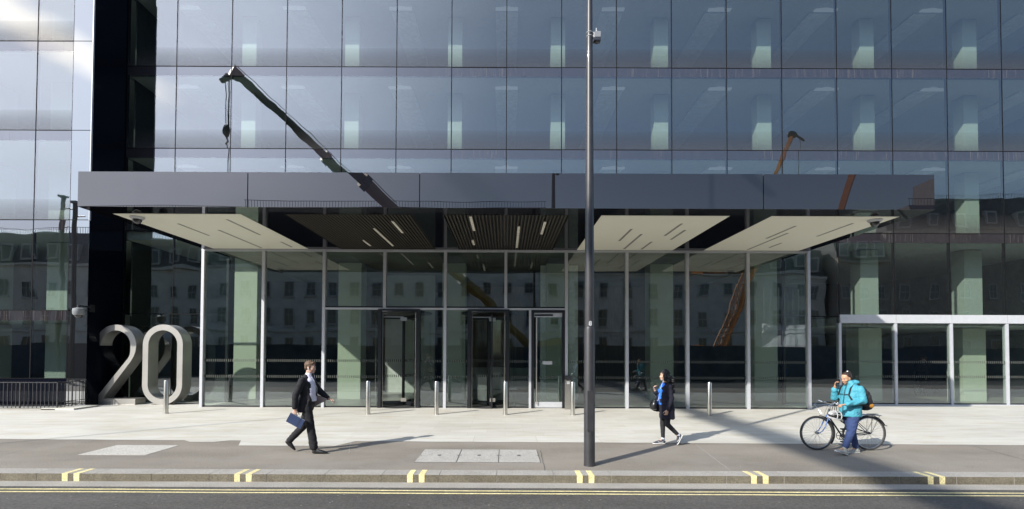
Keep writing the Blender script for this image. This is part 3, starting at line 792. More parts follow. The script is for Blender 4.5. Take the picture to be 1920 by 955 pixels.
def head(b, X, fem=False):
    h = MB()
    h.ell((-.014, 0, .033), (.096, .074, .086), 24, 16)
    h.ell((.026, 0, -.012), (.066, .063, .075), 20, 14)
    h.ell((.022, 0, -.058), (.060, .052 if not fem else .047, .045), 20, 12)
    h.ell((.064, 0, -.090), (.021, .022, .018), 14, 10)
    h.capsule((.082, 0, .010), (.101, 0, -.026), .008, .0115)
    h.ell((.092, .011, -.030), (.010, .009, .007), 10, 8); h.ell((.092, -.011, -.030), (.010, .009, .007), 10, 8)
    h.ell((.074, 0, .024), (.018, .050, .010), 16, 8)
    h.ell((.083, 0, -.056), (.012, .022, .0065), 14, 8); h.ell((.081, 0, -.067), (.012, .019, .0065), 14, 8)
    for s_ in (-1, 1):
        h.ell((-.006, s_*.073, -.012), (.018, .009, .031), 12, 10)
        h.ell((.055, s_*.040, -.026), (.026, .020, .022), 12, 8)
    b.v_off = len(b.v); h.xf(X); b.add(h.v, h.f)
def face_parts(par, X, m_brow, m_lip):
    b = MB()
    for s_ in (-1, 1): b.ell((.0715, s_*.031, .003), (.0125, .0125, .0068), 12, 8)
    b.xf(X); b.build('eye', m_eyew, par, smooth=True)
    b = MB()
    for s_ in (-1, 1): b.ell((.0820, s_*.031, .003), (.0035, .006, .0058), 10, 6)
    b.xf(X); b.build('iris', m_iris, par, smooth=True)
    b = MB()
    for s_ in (-1, 1): b.capsule((.091, s_*.018, .024), (.082, s_*.050, .026), .004, .003, 8)
    b.xf(X); b.build('eyebrow', m_brow, par, smooth=True)
    b = MB(); b.ell((.0935, 0, -.0615), (.004, .020, .0065), 12, 6); b.xf(X); b.build('mouth', m_lip, par, smooth=True)
def hand(b, w, d, pn, th, curl=30, s=1.0):
    """wrist w, finger direction d, palm normal pn (fingers curl towards it), th = thumb side"""
    w = Vector(w); d = Vector(d).normalized(); pn = Vector(pn); pn = (pn-d*pn.dot(d)).normalized(); t = d.cross(pn)
    if t.dot(Vector(th)) < 0: t = -t
    K = w + d*.088*s
    b.tube([w-d*.02, w+d*.015*s, w+d*.05*s, K-d*.004, K+d*.006], [(.017*s, .026*s), (.016*s, .030*s), (.014*s, .039*s), (.012*s, .040*s), (.006*s, .034*s)], 16, 0, pn)
    for i, (off, ln) in enumerate(((.031, .072), (.0105, .080), (-.0105, .074), (-.031, .058))):
        p = K + t*off*s; a = R(curl*.55); dd = d*1.0 + t*off*2.2; dd.normalize()
        for k, fr in enumerate((.45, .32, .23)):
            v = (dd*math.cos(a)+pn*math.sin(a))
            q = p + v*ln*fr*s
            b.capsule(p, q, (.0085-.0008*k)*s, (.008-.0008*k)*s, 10)
            p = q; a += R(curl*.85)
    p = w + d*.022*s + t*.026*s
    for ln, ang, rr in ((.042, 42, .011), (.032, 26, .0095), (.025, 12, .0085)):
        v = d*math.cos(R(ang))+t*math.sin(R(ang))+pn*.35; v.normalize(); q = p+v*ln*s; b.capsule(p, q, rr*s, rr*.92*s, 10); p = q
m_eyew = simple('eye_white', (.75, .73, .70), .25); m_iris = simple('eye_iris', (.05, .03, .02), .2)
def body(name, mat, J, X, loc, rz, rad=1.0, fem=False, s=1.0):
    b = MB()
    head(b, X, fem)
    nk = Vector(J['neck']); hc = X @ Vector((-.022, 0, -.05))
    b.capsule(nk, hc, .055*rad, .050*rad, ref=(1, 0, 0))
    sh = [Vector(J['shR']), Vector(J['shL'])]; hp = [Vector(J['hipR']), Vector(J['hipL'])]
    cs = (sh[0]+sh[1])/2; ch = (hp[0]+hp[1])/2
    k_ = .72 if fem else .9
    b.loft([(ch.x, 0, ch.z-.05, .085*k_, .13*k_), (ch.x, 0, ch.z+.03, .095*k_, .15*k_), (ch.x*.6+cs.x*.4, 0, ch.z*.65+cs.z*.35, .08*k_, .125*k_),
            (cs.x*.8+ch.x*.2, 0, ch.z*.3+cs.z*.7, .10*k_, .15*k_), (cs.x, 0, cs.z-.02, .085*k_, .16*k_), (cs.x, 0, cs.z+.04, .055*k_, .09*k_)])
    for S_ in 'RL':
        b.capsule(J['sh'+S_], J['el'+S_], .038*rad, .034*rad); b.capsule(J['el'+S_], J['wr'+S_], .036*rad, .024*rad)
        b.capsule(J['hip'+S_], J['kn'+S_], .080*rad, .052*rad); b.capsule(J['kn'+S_], J['an'+S_], .050*rad, .034*rad)
        b.capsule(J['an'+S_], J['to'+S_], .026*rad, .014)
        hh = J['hand'+S_]; hand(b, J['wr'+S_], hh[0], hh[1], hh[2], hh[3], s)
    return b.build(name, mat, None, remesh=.0065, sm=3, loc=None)
def shoe(b, an, to, heel, w=.043, h=.05, sole=False):
    """shoe along heel -> toe; an = ankle"""
    heel = Vector(heel); to = Vector(to); d = (to-heel).normalized(); side = Vector((0, 1, 0)); up = d.cross(side)
    if up.z < 0 and abs(up.z) > .05: up = -up
    if (Vector(an)-heel).dot(up) < 0: up = -up
    Ln = (to-heel).length
    if sole:
        pts = [heel+d*Ln*t+up*.012 for t in (0, .04, .15, .4, .7, .9, .98, 1)]
        b.tube(pts, [(.010, w*.5), (.012, w*.8), (.012, w*.9), (.012, w*.85), (.012, w*1.05), (.012, w*.8), (.011, w*.5), (.008, w*.25)], 14, 0, up); return
    pts = [heel+d*Ln*t+up*z for t, z in ((0.01, .035), (.05, .038), (.2, .040), (.45, .036), (.7, .028), (.9, .022), (.99, .018))]
    b.tube(pts, [(.028, w*.5), (.034, w*.8), (.046, w*.95), (.046, w*.92), (.031, w*1.02), (.019, w*.75), (.012, w*.35)], 16, 0, up)
    b.capsule(heel+d*Ln*.22+up*.05, Vector(an), w*.95, w*.92); b.capsule(heel+d*Ln*.3+up*.05, heel+d*Ln*.55+up*.03, w*.85, w*.8)

# ---------------- man in suit
sk1 = skin_mat('skin_fair', (.52, .33, .25)); m_suit = cloth('suit_cloth', (.006, .006, .009), .85); m_shirt = cloth('shirt_cloth', (.62, .60, .70), .7, .04)
m_hairb = simple('hair_brown', (.10, .055, .03), .6, 0, .4, 40, .6, 120); m_hairk = simple('hair_black', (.010, .008, .008), .5, 0, .5, 40, .6, 120)
m_lipr = simple('lip_pink', (.36, .15, .12), .5)
m_lea = simple('black_leather', (.012, .012, .012), .3); m_lin = cloth('jacket_lining', (.30, .24, .22), .5)
JM = dict(neck=(-.055, 0, 1.47), shR=(-.10, -.165, 1.40), shL=(-.08, .165, 1.40), elR=(-.19, -.235, 1.12), elL=(.11, .235, 1.13), wrR=(-.195, -.25, .855), wrL=(.29, .19, 1.01),
          hipR=(-.05, -.085, .92), hipL=(-.06, .085, .92), knR=(.045, -.09, .50), knL=(-.18, .09, .47), anR=(.12, -.09, .09), anL=(-.455, .09, .19), toR=(.25, -.09, .04), toL=(-.37, .09, .06),
          handR=((-.05, .05, -1), (0, 1, 0), (1, 0, 0), 60), handL=((1, -.1, -.35), (0, -.5, -1), (0, -1, .3), 55))
XM = head_xf((-.012, 0, 1.635), -4, 6, 1.0)
def make_man(loc, rz, label, props=True):
    p = body('person', sk1, JM, XM, loc, rz)
    b = MB()
    b.loft([(-.05, 0, .86, .075, .10), (-.05, 0, .93, .115, .155), (-.045, 0, .99, .115, .150), (-.035, 0, 1.03, .108, .140)])
    b.capsule((-.045, -.085, .90), (.04, -.09, .50), (.098, .09), (.080, .075), ref=(1, 0, 0)); b.capsule((.04, -.09, .50), (.105, -.09, .12), (.078, .07), (.082, .065), ref=(1, 0, 0))
    b.capsule((-.06, .085, .90), (-.185, .09, .48), (.098, .09), (.078, .075), ref=(1, 0, 0)); b.capsule((-.185, .09, .48), (-.43, .09, .22), (.074, .07), (.066, .06), ref=(1, 0, 0))
    o = b.build('trousers', m_suit, p, remesh=.009, sm=4); fold(o, .006, 10, 3)
    b = MB()
    b.loft([(-.005, 0, .99, .105, .135), (0, 0, 1.10, .108, .135), (-.008, 0, 1.25, .122, .15), (-.025, 0, 1.38, .105, .15), (-.04, 0, 1.455, .075, .09), (-.045, 0, 1.53, .057, .060)])
    o = b.build('shirt', m_shirt, p, remesh=.009, sm=3); fold(o, .005, 12, 5)
    b = MB(); b.tube([(.022, 0, 1.505), (.055, 0, 1.44), (.102, 0, 1.34), (.119, 0, 1.2), (.112, 0, 1.08)], [(.010, .016), (.008, .02), (.008, .028), (.008, .036), (.006, .02)], 10, 0, (1, 0, 0)); b.build('tie', m_suit, p, smooth=True)
    b = MB()
    b.loft([(-.145, -.01, .79, .125, .195), (-.135, -.01, .80, .14, .20), (-.11, 0, .95, .15, .185), (-.07, 0, 1.10, .142, .172), (-.062, 0, 1.25, .150, .185), (-.07, 0, 1.36, .136, .195), (-.09, 0, 1.42, .098, .17), (-.075, 0, 1.47, .07, .10), (-.065, 0, 1.51, .058, .068)])
    b.capsule((-.10, -.175, 1.385), (-.195, -.238, 1.12), .072, .062); b.capsule((-.195, -.238, 1.12), (-.20, -.252, .90), .060, .052)
    b.capsule((-.08, .17, 1.385), (.105, .238, 1.135), .072, .062); b.capsule((.105, .238, 1.135), (.245, .20, 1.035), .060, .052)
    b.capsule((-.05, -.125, 1.34), (.035, -.11, 1.0), (.03, .035), (.03, .035), ref=(1, 0, 0))
    b.capsule((.02, -.12, 1.0), (-.03, -.12, .83), (.03, .04), (.03, .04), ref=(1, 0, 0))
    o = b.build('suit_jacket', m_suit, p, remesh=.009, sm=4); fold(o, .007, 9, 1)
    b = MB(); b.prism([(.03, 1.10), (.12, 1.075), (.27, 1.015), (.235, .975), (.05, .885), (-.03, .86), (0, .95)], .135, .150); o = b.build('jacket_lining', m_lin, p, bevel=.004)
    b = MB()
    shoe(b, JM['anR'], (.375, -.09, -.002), (.075, -.09, -.004)); b.build('shoe', m_lea, p, remesh=.007, sm=2)
    b = MB(); shoe(b, JM['anL'], (-.335, .09, .008), (-.535, .09, .185)); b.build('shoe', m_lea, p, remesh=.007, sm=2)
    b = MB(); b.ell((-.026, 0, .052), (.098, .082, .084), 24, 16); b.ell((-.062, 0, -.005), (.052, .072, .06), 16, 12); b.ell((.045, 0, .095), (.045, .058, .026), 16, 10)
    for s_ in (-1, 1): b.ell((.006, s_*.072, .018), (.02, .012, .03), 10, 8)
    b.xf(XM); o = b.build('hair', m_hairb, p, remesh=.007, sm=2); fold(o, .004, 42, 2)
    face_parts(p, XM, m_hairb, m_lipr)
    if props:
        b = MB(); b.tube([tuple(XM @ Vector((.0, -.082, -.02))), (.0, -.085, 1.52), (.08, -.05, 1.38), (.13, -.03, 1.24), (.12, -.02, 1.15), (.10, .03, 1.30), (.03, .06, 1.5)], .0032, 6); b.build('earphone_cord', m_lampw, p, smooth=True)
        b = MB(); b.ell(XM @ Vector((0, -.083, -.014)), (.009, .007, .009), 8, 6); b.build('earphone', m_lampw, p, smooth=True)
    p.location = loc; p.rotation_euler = (0, 0, rz)
    tag(p, label, 'person')
    return p
man = make_man((-3.76, 9.37, .006), R(0), 'man in dark suit and pale shirt striding right, holding a blue folder')
m_fold = simple('folder_blue', (.020, .036, .095), .5, 0, .1); m_page = simple('paper_white', (.7, .7, .68), .7)
fo = empty('folder', (-3.76-.175, 9.37-.262, .006+.645)); fo.rotation_euler = (R(4), R(29), R(3)); tag(fo, 'dark blue document folder held low in the right hand of the walking man', 'folder')
b = MB(); b.box(-.150, .150, -.014, -.010, -.092, .092); b.box(-.150, .150, .010, .014, -.092, .092); b.box(-.150, -.146, -.014, .014, -.092, .092); b.build('cover', m_fold, fo)
b = MB(); b.box(-.144, .146, -.009, .009, -.088, .089); b.build('pages', m_page, fo)
b = MB(); b.box(.07, .078, -.0155, .0155, -.093, .093); b.build('elastic_band', m_black, fo)

# ---------------- woman in long coat
sk2 = skin_mat('skin_olive', (.50, .32, .23)); m_coat = cloth('coat_navy', (.005, .005, .015), .95); m_blue = cloth('top_blue', (.02, .15, .66), .7, .08)
m_leg = cloth('leggings_black', (.011, .011, .013), .8); m_sole = simple('shoe_sole_white', (.68, .68, .66), .6); m_canv = cloth('canvas_dark', (.03, .033, .045), .8)
m_sock = cloth('sock_pale', (.50, .53, .62), .8)
JW = dict(neck=(-.0, 0, 1.31), shR=(-.0, -.145, 1.24), shL=(-.03, .145, 1.24), elR=(.08, -.185, 1.01), elL=(-.07, .185, .98), wrR=(.185, -.12, 1.13), wrL=(.02, .185, .75),
          hipR=(.0, -.07, .78), hipL=(-.01, .07, .78), knR=(.045, -.06, .44), knL=(-.02, .07, .42), anR=(.035, -.06, .10), anL=(-.245, .07, .20), toR=(.16, -.06, .04), toL=(-.235, .07, .09),
          handR=((.25, .1, 1), (-.6, .7, .2), (-1, 0, .3), 75), handL=((.25, 0, -1), (.2, -1, 0), (1, 0, 0), 50))
XW = head_xf((.022, 0, 1.455), 3, 2, .96)
wm = body('person', sk2, JW, XW, None, 0, .88, True, .9)
b = MB(); b.loft([(0, 0, .70, .07, .09), (-.005, 0, .78, .10, .13), (0, 0, .88, .09, .12)])
b.capsule((0, -.065, .78), (.042, -.06, .44), .082, .057); b.capsule((.042, -.06, .44), (.035, -.06, .15), .056, .040)
b.capsule((-.01, .065, .78), (-.018, .07, .43), .082, .057); b.capsule((-.018, .07, .43), (-.222, .07, .235), .055, .040)
o = b.build('leggings', m_leg, wm, remesh=.008, sm=3); fold(o, .003, 14, 1)
b = MB(); b.capsule((.035, -.06, .14), (.035, -.06, .075), .036, .036); b.build('sock', m_sock, wm, smooth=True)
b = MB(); b.capsule((-.225, .07, .232), (-.262, .07, .19), .036, .036); b.build('sock', m_sock, wm, smooth=True)
b = MB(); b.loft([(.035, 0, .84, .10, .10), (.045, 0, .95, .105, .11), (.05, 0, 1.05, .10, .12), (.045, 0, 1.15, .10, .125), (.025, 0, 1.24, .075, .10), (.01, 0, 1.31, .052, .055)]); o = b.build('blue_top', m_blue, wm, remesh=.008, sm=3); fold(o, .005, 12, 4)
b = MB()
b.loft([(-.03, .01, .545, .15, .165), (-.03, .01, .56, .158, .175), (-.03, .01, .75, .152, .17), (.0, 0, .95, .145, .158), (.002, 0, 1.10, .136, .160), (-.004, 0, 1.20, .122, .165), (-.02, 0, 1.26, .085, .135), (-.01, 0, 1.31, .055, .07)])
b.capsule((-.03, .155, 1.225), (-.07, .192, .98), .060, .052); b.capsule((-.07, .192, .98), (.01, .185, .77), .050, .045)
b.capsule((0, -.15, 1.225), (.08, -.185, 1.015), .060, .052); b.capsule((.08, -.185, 1.015), (.165, -.135, 1.09), .050, .046)
b.capsule((.06, -.12, 1.16), (.13, -.13, .92), (.025, .03), (.045, .03), ref=(1, 0, 0)); b.capsule((.13, -.13, .92), (.175, -.13, .70), (.06, .025), (.075, .025), ref=(1, 0, 0))
b.capsule((.0, -.12, .9), (.08, -.13, .70), (.06, .03), (.08, .03), ref=(1, 0, 0))
o = b.build('long_coat', m_coat, wm, remesh=.009, sm=4); fold(o, .009, 8, 7)
for y_, an, to, he in ((-.06, JW['anR'], (.255, -.06, 0), (-.015, -.06, 0)), (.07, JW['anL'], (-.225, .07, .0), (-.335, .07, .205))):
    b = MB(); shoe(b, an, to, he, .040); b.build('trainer', m_canv, wm, remesh=.006, sm=2)
    b = MB(); shoe(b, an, to, he, .046, sole=True); b.build('sole', m_sole, wm, smooth=True)
    b = MB(); hv, tv = Vector(he), Vector(to); d_ = (tv-hv).normalized(); up_ = Vector((-d_.z, 0, d_.x)) if d_.x > 0 else Vector((-d_.z, 0, d_.x))
    if up_.z < 0: up_ = -up_
    for sy in (-1, 1): b.tube([hv+d_*.05+up_*.045+Vector((0, sy*.036, 0)), hv+d_*.12+up_*.035+Vector((0, sy*.040, 0)), hv+d_*.17+up_*.05+Vector((0, sy*.036, 0))], .005, 6)
    b.build('side_stripe', m_sole, wm, smooth=True)
b = MB(); b.ell((-.024, 0, .046), (.100, .088, .092), 24, 16); b.ell((-.055, 0, -.04), (.07, .088, .09), 18, 12); b.ell((.035, 0, .085), (.045, .06, .035), 14, 10)
for s_ in (-1, 1): b.ell((.015, s_*.075, -.03), (.04, .02, .09), 12, 10)
b.xf(XW)
for k in range(46):
    a = random.uniform(0, 1); yy = random.uniform(-.11, .12)
    b.ell((-.06-.085*a+random.uniform(-.045, .05), yy, 1.44-.30*a+random.uniform(-.03, .03)), (.036, .034, .042), 8, 6)
b.ell((-.11, .0, 1.32), (.07, .11, .13), 14, 10)
o = b.build('hair', m_hairk, wm, remesh=.008, sm=1); fold(o, .016, 36, 2)
face_parts(wm, XW, m_hairk, m_lipr)
WL = (3.40, 10.30, .006); wm.location = WL; wm.rotation_euler = (0, 0, R(180)); tag(wm, 'woman with long dark curly hair and navy coat walking left past the lamp post', 'person')
b = MB(); b.tube([(.05, .06, 1.44), (.10, .06, 1.25), (.13, .05, 1.15), (.15, .03, .98), (.17, .02, .92)], .0035, 6); b.build('earphone_cord', m_lampw, wm, smooth=True)
hb = empty('handbag', (WL[0]-.235, WL[1]+.06, WL[2]+.83)); tag(hb, 'small black handbag hanging at the front of the walking woman', 'handbag')
b = MB(); b.loft([(0, 0, -.10, .055, .07), (0, 0, -.08, .075, .10), (0, 0, 0, .078, .105), (.005, 0, .06, .062, .09), (.01, 0, .085, .03, .07)], 20); b.build('bag_body', m_lea, hb, smooth=True)
b = MB(); b.tube([(.0, -.08, .05), (.03, -.08, .15), (.10, -.10, .30), (.18, -.11, .43)], .008, 6); b.tube([(-.03, .0, .08), (.0, 0, .13), (.04, 0, .08)], .006, 6); b.build('strap', m_lea, hb, smooth=True)
b = MB(); b.tube([(-.02, -.07, .07), (.02, -.075, .115), (.06, -.07, .09), (.09, -.075, .12)], .006, 6); b.build('chain', m_steel, hb, smooth=True)

# ---------------- woman with bicycle
sk3 = skin_mat('skin_tan', (.47, .27, .17)); m_aqua = cloth('jacket_turquoise', (.055, .285, .37), .7, .06); m_jean = cloth('jeans_blue', (.028, .05, .14), .85, .15)
m_gshoe = cloth('shoe_grey', (.34, .34, .31), .8); m_pack = cloth('backpack_black', (.016, .015, .017), .7, .3); m_oran = cloth('pattern_orange', (.45, .20, .02), .7, .5)
JC = dict(neck=(.0, 0, 1.36), shR=(.0, -.16, 1.29), shL=(-.06, .16, 1.29), elR=(.165, -.20, 1.08), elL=(-.06, .225, 1.05), wrR=(.215, -.125, 1.305), wrL=(.30, .20, .985),
          hipR=(.0, -.09, .84), hipL=(.0, .09, .84), knR=(-.10, -.09, .44), knL=(.075, .09, .46), anR=(-.20, -.09, .10), anL=(.215, .09, .14), toR=(-.07, -.09, .04), toL=(.34, .09, .10),
          handR=((-.05, .22, 1), (-.55, .8, 0), (-1, -.2, .1), 70), handL=((1, -.1, -.1), (0, 0, -1), (0, -1, 0), 70))
XC = head_xf((.085, 0, 1.47), 10, 18, .98)
cw = body('person', sk3, JC, XC, None, 0, .95, True, .92)
b = MB(); b.loft([(0, 0, .72, .10, .12), (0, 0, .82, .125, .15), (0, 0, .90, .10, .13)])
b.capsule((0, .085, .83), (.07, .09, .46), .115, .080); b.capsule((.07, .09, .46), (.195, .09, .17), .076, .055)
b.capsule((0, -.085, .83), (-.10, -.09, .45), .115, .080); b.capsule((-.10, -.09, .45), (-.19, -.09, .13), .076, .056)
o = b.build('jeans', m_jean, cw, remesh=.009, sm=4); fold(o, .004, 13, 1)
b = MB()
b.loft([(.0, 0, .735, .165, .19), (.0, 0, .75, .175, .20), (.0, 0, .90, .175, .20), (.0, 0, 1.05, .16, .185), (-.01, 0, 1.18, .15, .19), (-.025, 0, 1.28, .135, .19), (-.02, 0, 1.34, .095, .14), (.01, 0, 1.40, .078, .085), (.02, 0, 1.43, .072, .078)])
b.capsule((-.05, .17, 1.265), (-.065, .228, 1.055), .076, .066); b.capsule((-.065, .228, 1.055), (.255, .215, .995), .066, .050)
b.capsule((.0, -.165, 1.265), (.165, -.205, 1.08), .074, .064); b.capsule((.165, -.205, 1.08), (.208, -.15, 1.235), .062, .052)
b.ell((-.075, 0, 1.395), (.085, .11, .048), 18, 12)
o = b.build('jacket', m_aqua, cw, remesh=.009, sm=3); fold(o, .008, 9, 9)
b = MB(); b.tube([(.202, .04, .76), (.197, .04, .95), (.178, .04, 1.1), (.15, .04, 1.25), (.09, .03, 1.39)], .005, 6); b.build('zip', m_canv, cw, smooth=True)
for an, to, he in ((JC['anL'], (.42, .09, .085), (.155, .09, -.0)), (JC['anR'], (.025, -.09, 0), (-.265, -.09, 0))):
    b = MB(); shoe(b, an, to, he, .045); b.build('trainer', m_gshoe, cw, remesh=.007, sm=2)
    b = MB(); shoe(b, an, to, he, .048, sole=True); b.build('sole', m_sole, cw, smooth=True)
b = MB(); b.ell((-.030, 0, .046), (.092, .081, .082), 24, 16); b.ell((-.06, 0, -.0), (.052, .072, .055), 16, 12); b.ell((.012, 0, .098), (.045, .056, .020), 14, 10); b.ell((-.10, 0, .09), (.035, .035, .03), 12, 10)
b.xf(XC); o = b.build('hair', m_hairk, cw, remesh=.007, sm=2); fold(o, .002, 30, 2); o.data.materials[0] = simple('hair_dark_brown', (.028, .015, .010), .5, 0, .4, 40, .6, 120)
b = MB(); b.ell((-.055, .02, .127), (.018, .012, .012), 10, 8); b.xf(XC); b.build('hair_clip', m_lampw, cw, smooth=True)
face_parts(cw, XC, m_hairk, m_lipr)
CL = Vector((6.70, 9.42, .0)); CR = R(187); cw.location = CL; cw.rotation_euler = (0, 0, CR)
tag(cw, 'woman in turquoise jacket and blue jeans on the phone pushing a bicycle left', 'person')
def at_c(x, y, z):
    return CL + Matrix.Rotation(CR, 3, 'Z') @ Vector((x, y, z))
ph = empty('mobile_phone', at_c(.185, -.085, 1.385)); ph.rotation_euler = (0, R(-20), CR); tag(ph, 'black mobile phone held to the face of the woman in turquoise', 'phone')
b = MB(); b.box(-.036, .036, -.005, .005, -.07, .07); b.build('phone_body', m_lea, ph, bevel=.004)
b = MB(); b.box(-.032, .032, .0052, .006, -.062, .062); b.build('screen', m_dome, ph)
bp_ = empty('backpack', at_c(-.255, 0, 1.08)); bp_.rotation_euler = (0, R(6), CR); tag(bp_, 'black backpack with orange pattern on the back of the woman in turquoise', 'backpack')
b = MB(); b.loft([(.01, 0, -.22, .07, .11), (-.01, 0, -.20, .105, .14), (-.02, 0, -.10, .125, .15), (-.015, 0, .02, .12, .15), (.0, 0, .13, .095, .13), (.03, 0, .20, .06, .10), (.045, 0, .225, .03, .06)], 24, 0, 2.6)
o = b.build('pack_body', m_pack, bp_, remesh=.009, sm=2); fold(o, .008, 10, 3)
b = MB(); b.ell((-.05, .12, -.14), (.07, .04, .05), 14, 10); b.build('pattern_patch', m_oran, bp_, smooth=True)
b = MB()
for s_ in (-1, 1): b.tube([(.02, s_*.09, .20), (.13, s_*.10, .285), (.235, s_*.11, .30), (.33, s_*.12, .24), (.385, s_*.12, .12), (.37, s_*.17, .02), (.26, s_*.212, -.06), (.08, s_*.19, -.12)], [(.006, .020)]*8, 8, 0, (0, s_, .0))
b.tube([(.39, -.12, .13), (.415, 0, .13), (.39, .12, .13)], (.006), 6)
b.build('shoulder_strap', m_pack, bp_, smooth=True)

# ---------------- bicycle
m_tyre = simple('tyre_rubber', (.03, .03, .03), .8); m_rim = simple('rim_metal', (.5, .5, .5), .3, 1); m_bfr = simple('frame_black', (.02, .022, .03), .3, coat=.5)
m_bblu = simple('fork_blue', (.03, .11, .34), .3, coat=.5); m_chr = simple('chrome', (.7, .7, .7), .18, 1)
BL = Vector((6.80, 9.78, .004)); bk = empty('bicycle', BL, R(180)); tag(bk, 'black step-through bicycle with blue fork pushed along the pavement', 'bicycle')
def torus_pts(cx, cz, r, a0=0, a1=360, n=48, y=0): return [(cx+r*math.cos(R(a0+(a1-a0)*i/n)), y, cz+r*math.sin(R(a0+(a1-a0)*i/n))) for i in range(n+1)]
for nm, hx in (('front', .523), ('rear', -.523)):
    w = empty('wheel', (0, 0, 0)) if False else None
    b = MB(); b.tube([(hx, -.035, .345), (hx, .035, .345)], [.024, .024], 14); b.tube([(hx, -.06, .345), (hx, .06, .345)], .007, 8); wo = b.build('wheel', m_chr, bk, smooth=40)
    b = MB(); b.tube(torus_pts(hx, .345, .3265), .0185, 10, cap=False); b.build('tyre', m_tyre, wo, smooth=True)
    b = MB(); b.tube(torus_pts(hx, .345, .302), [(.010, .009)]*49, 8, 0, (0, 1, 0), cap=False); b.build('rim', m_rim, wo, smooth=True)
    b = MB()
    for k in range(32):
        a = 2*math.pi*k/32; a2 = a+(.9 if k % 4 < 2 else -.9); s_ = 1 if k % 2 else -1
        b.tube([(hx+.022*math.cos(a2), s_*.03, .345+.022*math.sin(a2)), (hx+.298*math.cos(a), 0, .345+.298*math.sin(a))], .0014, 4)
    b.build('spokes', m_chr, wo)
bb = (.015, 0, .285)
b = MB()
b.tube([(.30, 0, .70), (.262, 0, .83)], .020, 12)
b.tube([(.30, 0, .705), (.03, 0, .30)], .0155, 10); b.tube([(.282, .018, .765), (-.09, .018, .50)], .010, 8); b.tube([(.282, -.018, .765), (-.09, -.018, .50)], .010, 8)
b.tube([bb, (-.155, 0, .76)], .0145, 10)
for s_ in (-1, 1):
    b.tube([(bb[0], s_*.03, bb[2]), (-.15, s_*.045, .315), (-.523, s_*.058, .345)], .009, 8); b.tube([(-.14, s_*.02, .70), (-.523, s_*.058, .345)], .007, 8); b.tube([(-.09, s_*.02, .50), (-.523, s_*.058, .345)], .007, 8)
b.tube([(bb[0], -.04, bb[2]), (bb[0], .04, bb[2])], .022, 12)
b.build('frame', m_bfr, bk, smooth=40)
b = MB()
b.tube([(.295, 0, .71), (.315, 0, .665)], .024, 10)
for s_ in (-1, 1): b.tube([(.31, s_*.02, .68), (.335, s_*.055, .62), (.385, s_*.06, .49), (.445, s_*.06, .395), (.523, s_*.06, .345)], [.013, .013, .011, .009, .008], 10)
b.build('fork', m_bblu, bk, smooth=True)
b = MB(); b.tube([(.262, 0, .83), (.245, 0, .90)], .013, 10); b.tube([(.245, 0, .90), (.30, 0, .945)], .013, 10)
hbp = [(.03, -.30, .925), (.12, -.295, .935), (.24, -.24, .945), (.32, -.12, .95), (.30, 0, .945), (.32, .12, .95), (.24, .24, .945), (.12, .285, .935), (.03, .29, .925)]
b.tube(hbp, .0115, 10); b.build('handlebar', m_chr, bk, smooth=True)
b = MB()
for s_ in (-1, 1): b.tube([(.03, s_*.30, .925), (.14, s_*.288, .937)], .017, 10)
b.build('grip', m_lea, bk, smooth=True)
b = MB()
for s_ in (-1, 1): b.tube([(.27, s_*.20, .95), (.33, s_*.24, .975), (.28, s_*.28, .955), (.20, s_*.30, .93)], .006, 6); b.tube([(.33, s_*.24, .975), (.44, s_*.20, .90), (.40, s_*.05, .74), (.33, 0, .66)], .0028, 6)
b.ell((.20, .16, .965), (.03, .03, .02), 12, 8)
b.build('brake_lever', m_chr, bk, smooth=True)
b = MB(); b.tube([(-.155, 0, .76), (-.175, 0, .83)], .012, 10); b.build('seat_post', m_chr, bk, smooth=True)
b = MB(); b.tube([(-.04, 0, .862), (-.10, 0, .868), (-.18, 0, .865), (-.27, 0, .872), (-.31, 0, .88)], [(.012, .014), (.018, .025), (.024, .05), (.028, .085), (.012, .06)], 14, 0, (0, 0, 1)); b.build('saddle', m_lea, bk, smooth=True)
b = MB(); b.tube(torus_pts(bb[0], bb[2], .083, n=32, y=-.05), .006, 6, cap=False); b.tube(torus_pts(bb[0], bb[2], .083, n=32, y=.05), .004, 6, cap=False)
for k in range(5): a = R(72*k); b.tube([(bb[0], -.05, bb[2]), (bb[0]+.08*math.cos(a), -.05, bb[2]+.08*math.sin(a))], .006, 6)
b.build('chainring', m_bfr, bk)
b = MB(); b.tube([(bb[0], -.065, bb[2]), (-.10, -.07, .155)], .009, 8); b.tube([(bb[0], .065, bb[2]), (.06, .07, .44)], .009, 8)
b.box(-.16, -.05, -.16, -.08, .135, .16); b.box(.005, .11, .08, .17, .43, .455); b.build('crank', m_bfr, bk, smooth=40)
b = MB(); b.tube([(bb[0], -.05, bb[2]+.083), (-.523, -.05, .375)], .005, 5); b.tube([(bb[0], -.05, bb[2]-.083), (-.523, -.05, .315)], .005, 5); b.build('chain', m_bfr, bk)
def guard(hx, a0, a1, ext=None):
    b = MB(); pts = torus_pts(hx, .345, .362, a0, a1, 26)
    if ext: pts += ext
    b.tube(pts, [(.005, .026)]*len(pts), 8, 0, (0, 0, 1)) if False else None
    n = len(pts); vs = []
    for i, p in enumerate(pts):
        p = Vector(p); q = Vector(pts[min(i+1, n-1)])-Vector(pts[max(i-1, 0)]); nr = Vector((q.z, 0, -q.x)).normalized()
        c = Vector((hx, 0, .345)); 
        if (p-c).dot(nr) < 0: nr = -nr
        for yy, hh in ((-.028, -.008), (-.015, .002), (.015, .002), (.028, -.008), (.028, -.011), (.015, -.001), (-.015, -.001), (-.028, -.011)): vs.append(p+nr*hh+Vector((0, yy, 0)))
    fs = [(8*i+k, 8*i+(k+1) % 8, 8*i+8+(k+1) % 8, 8*i+8+k) for i in range(n-1) for k in range(8)]
    b.add(vs, fs); return b
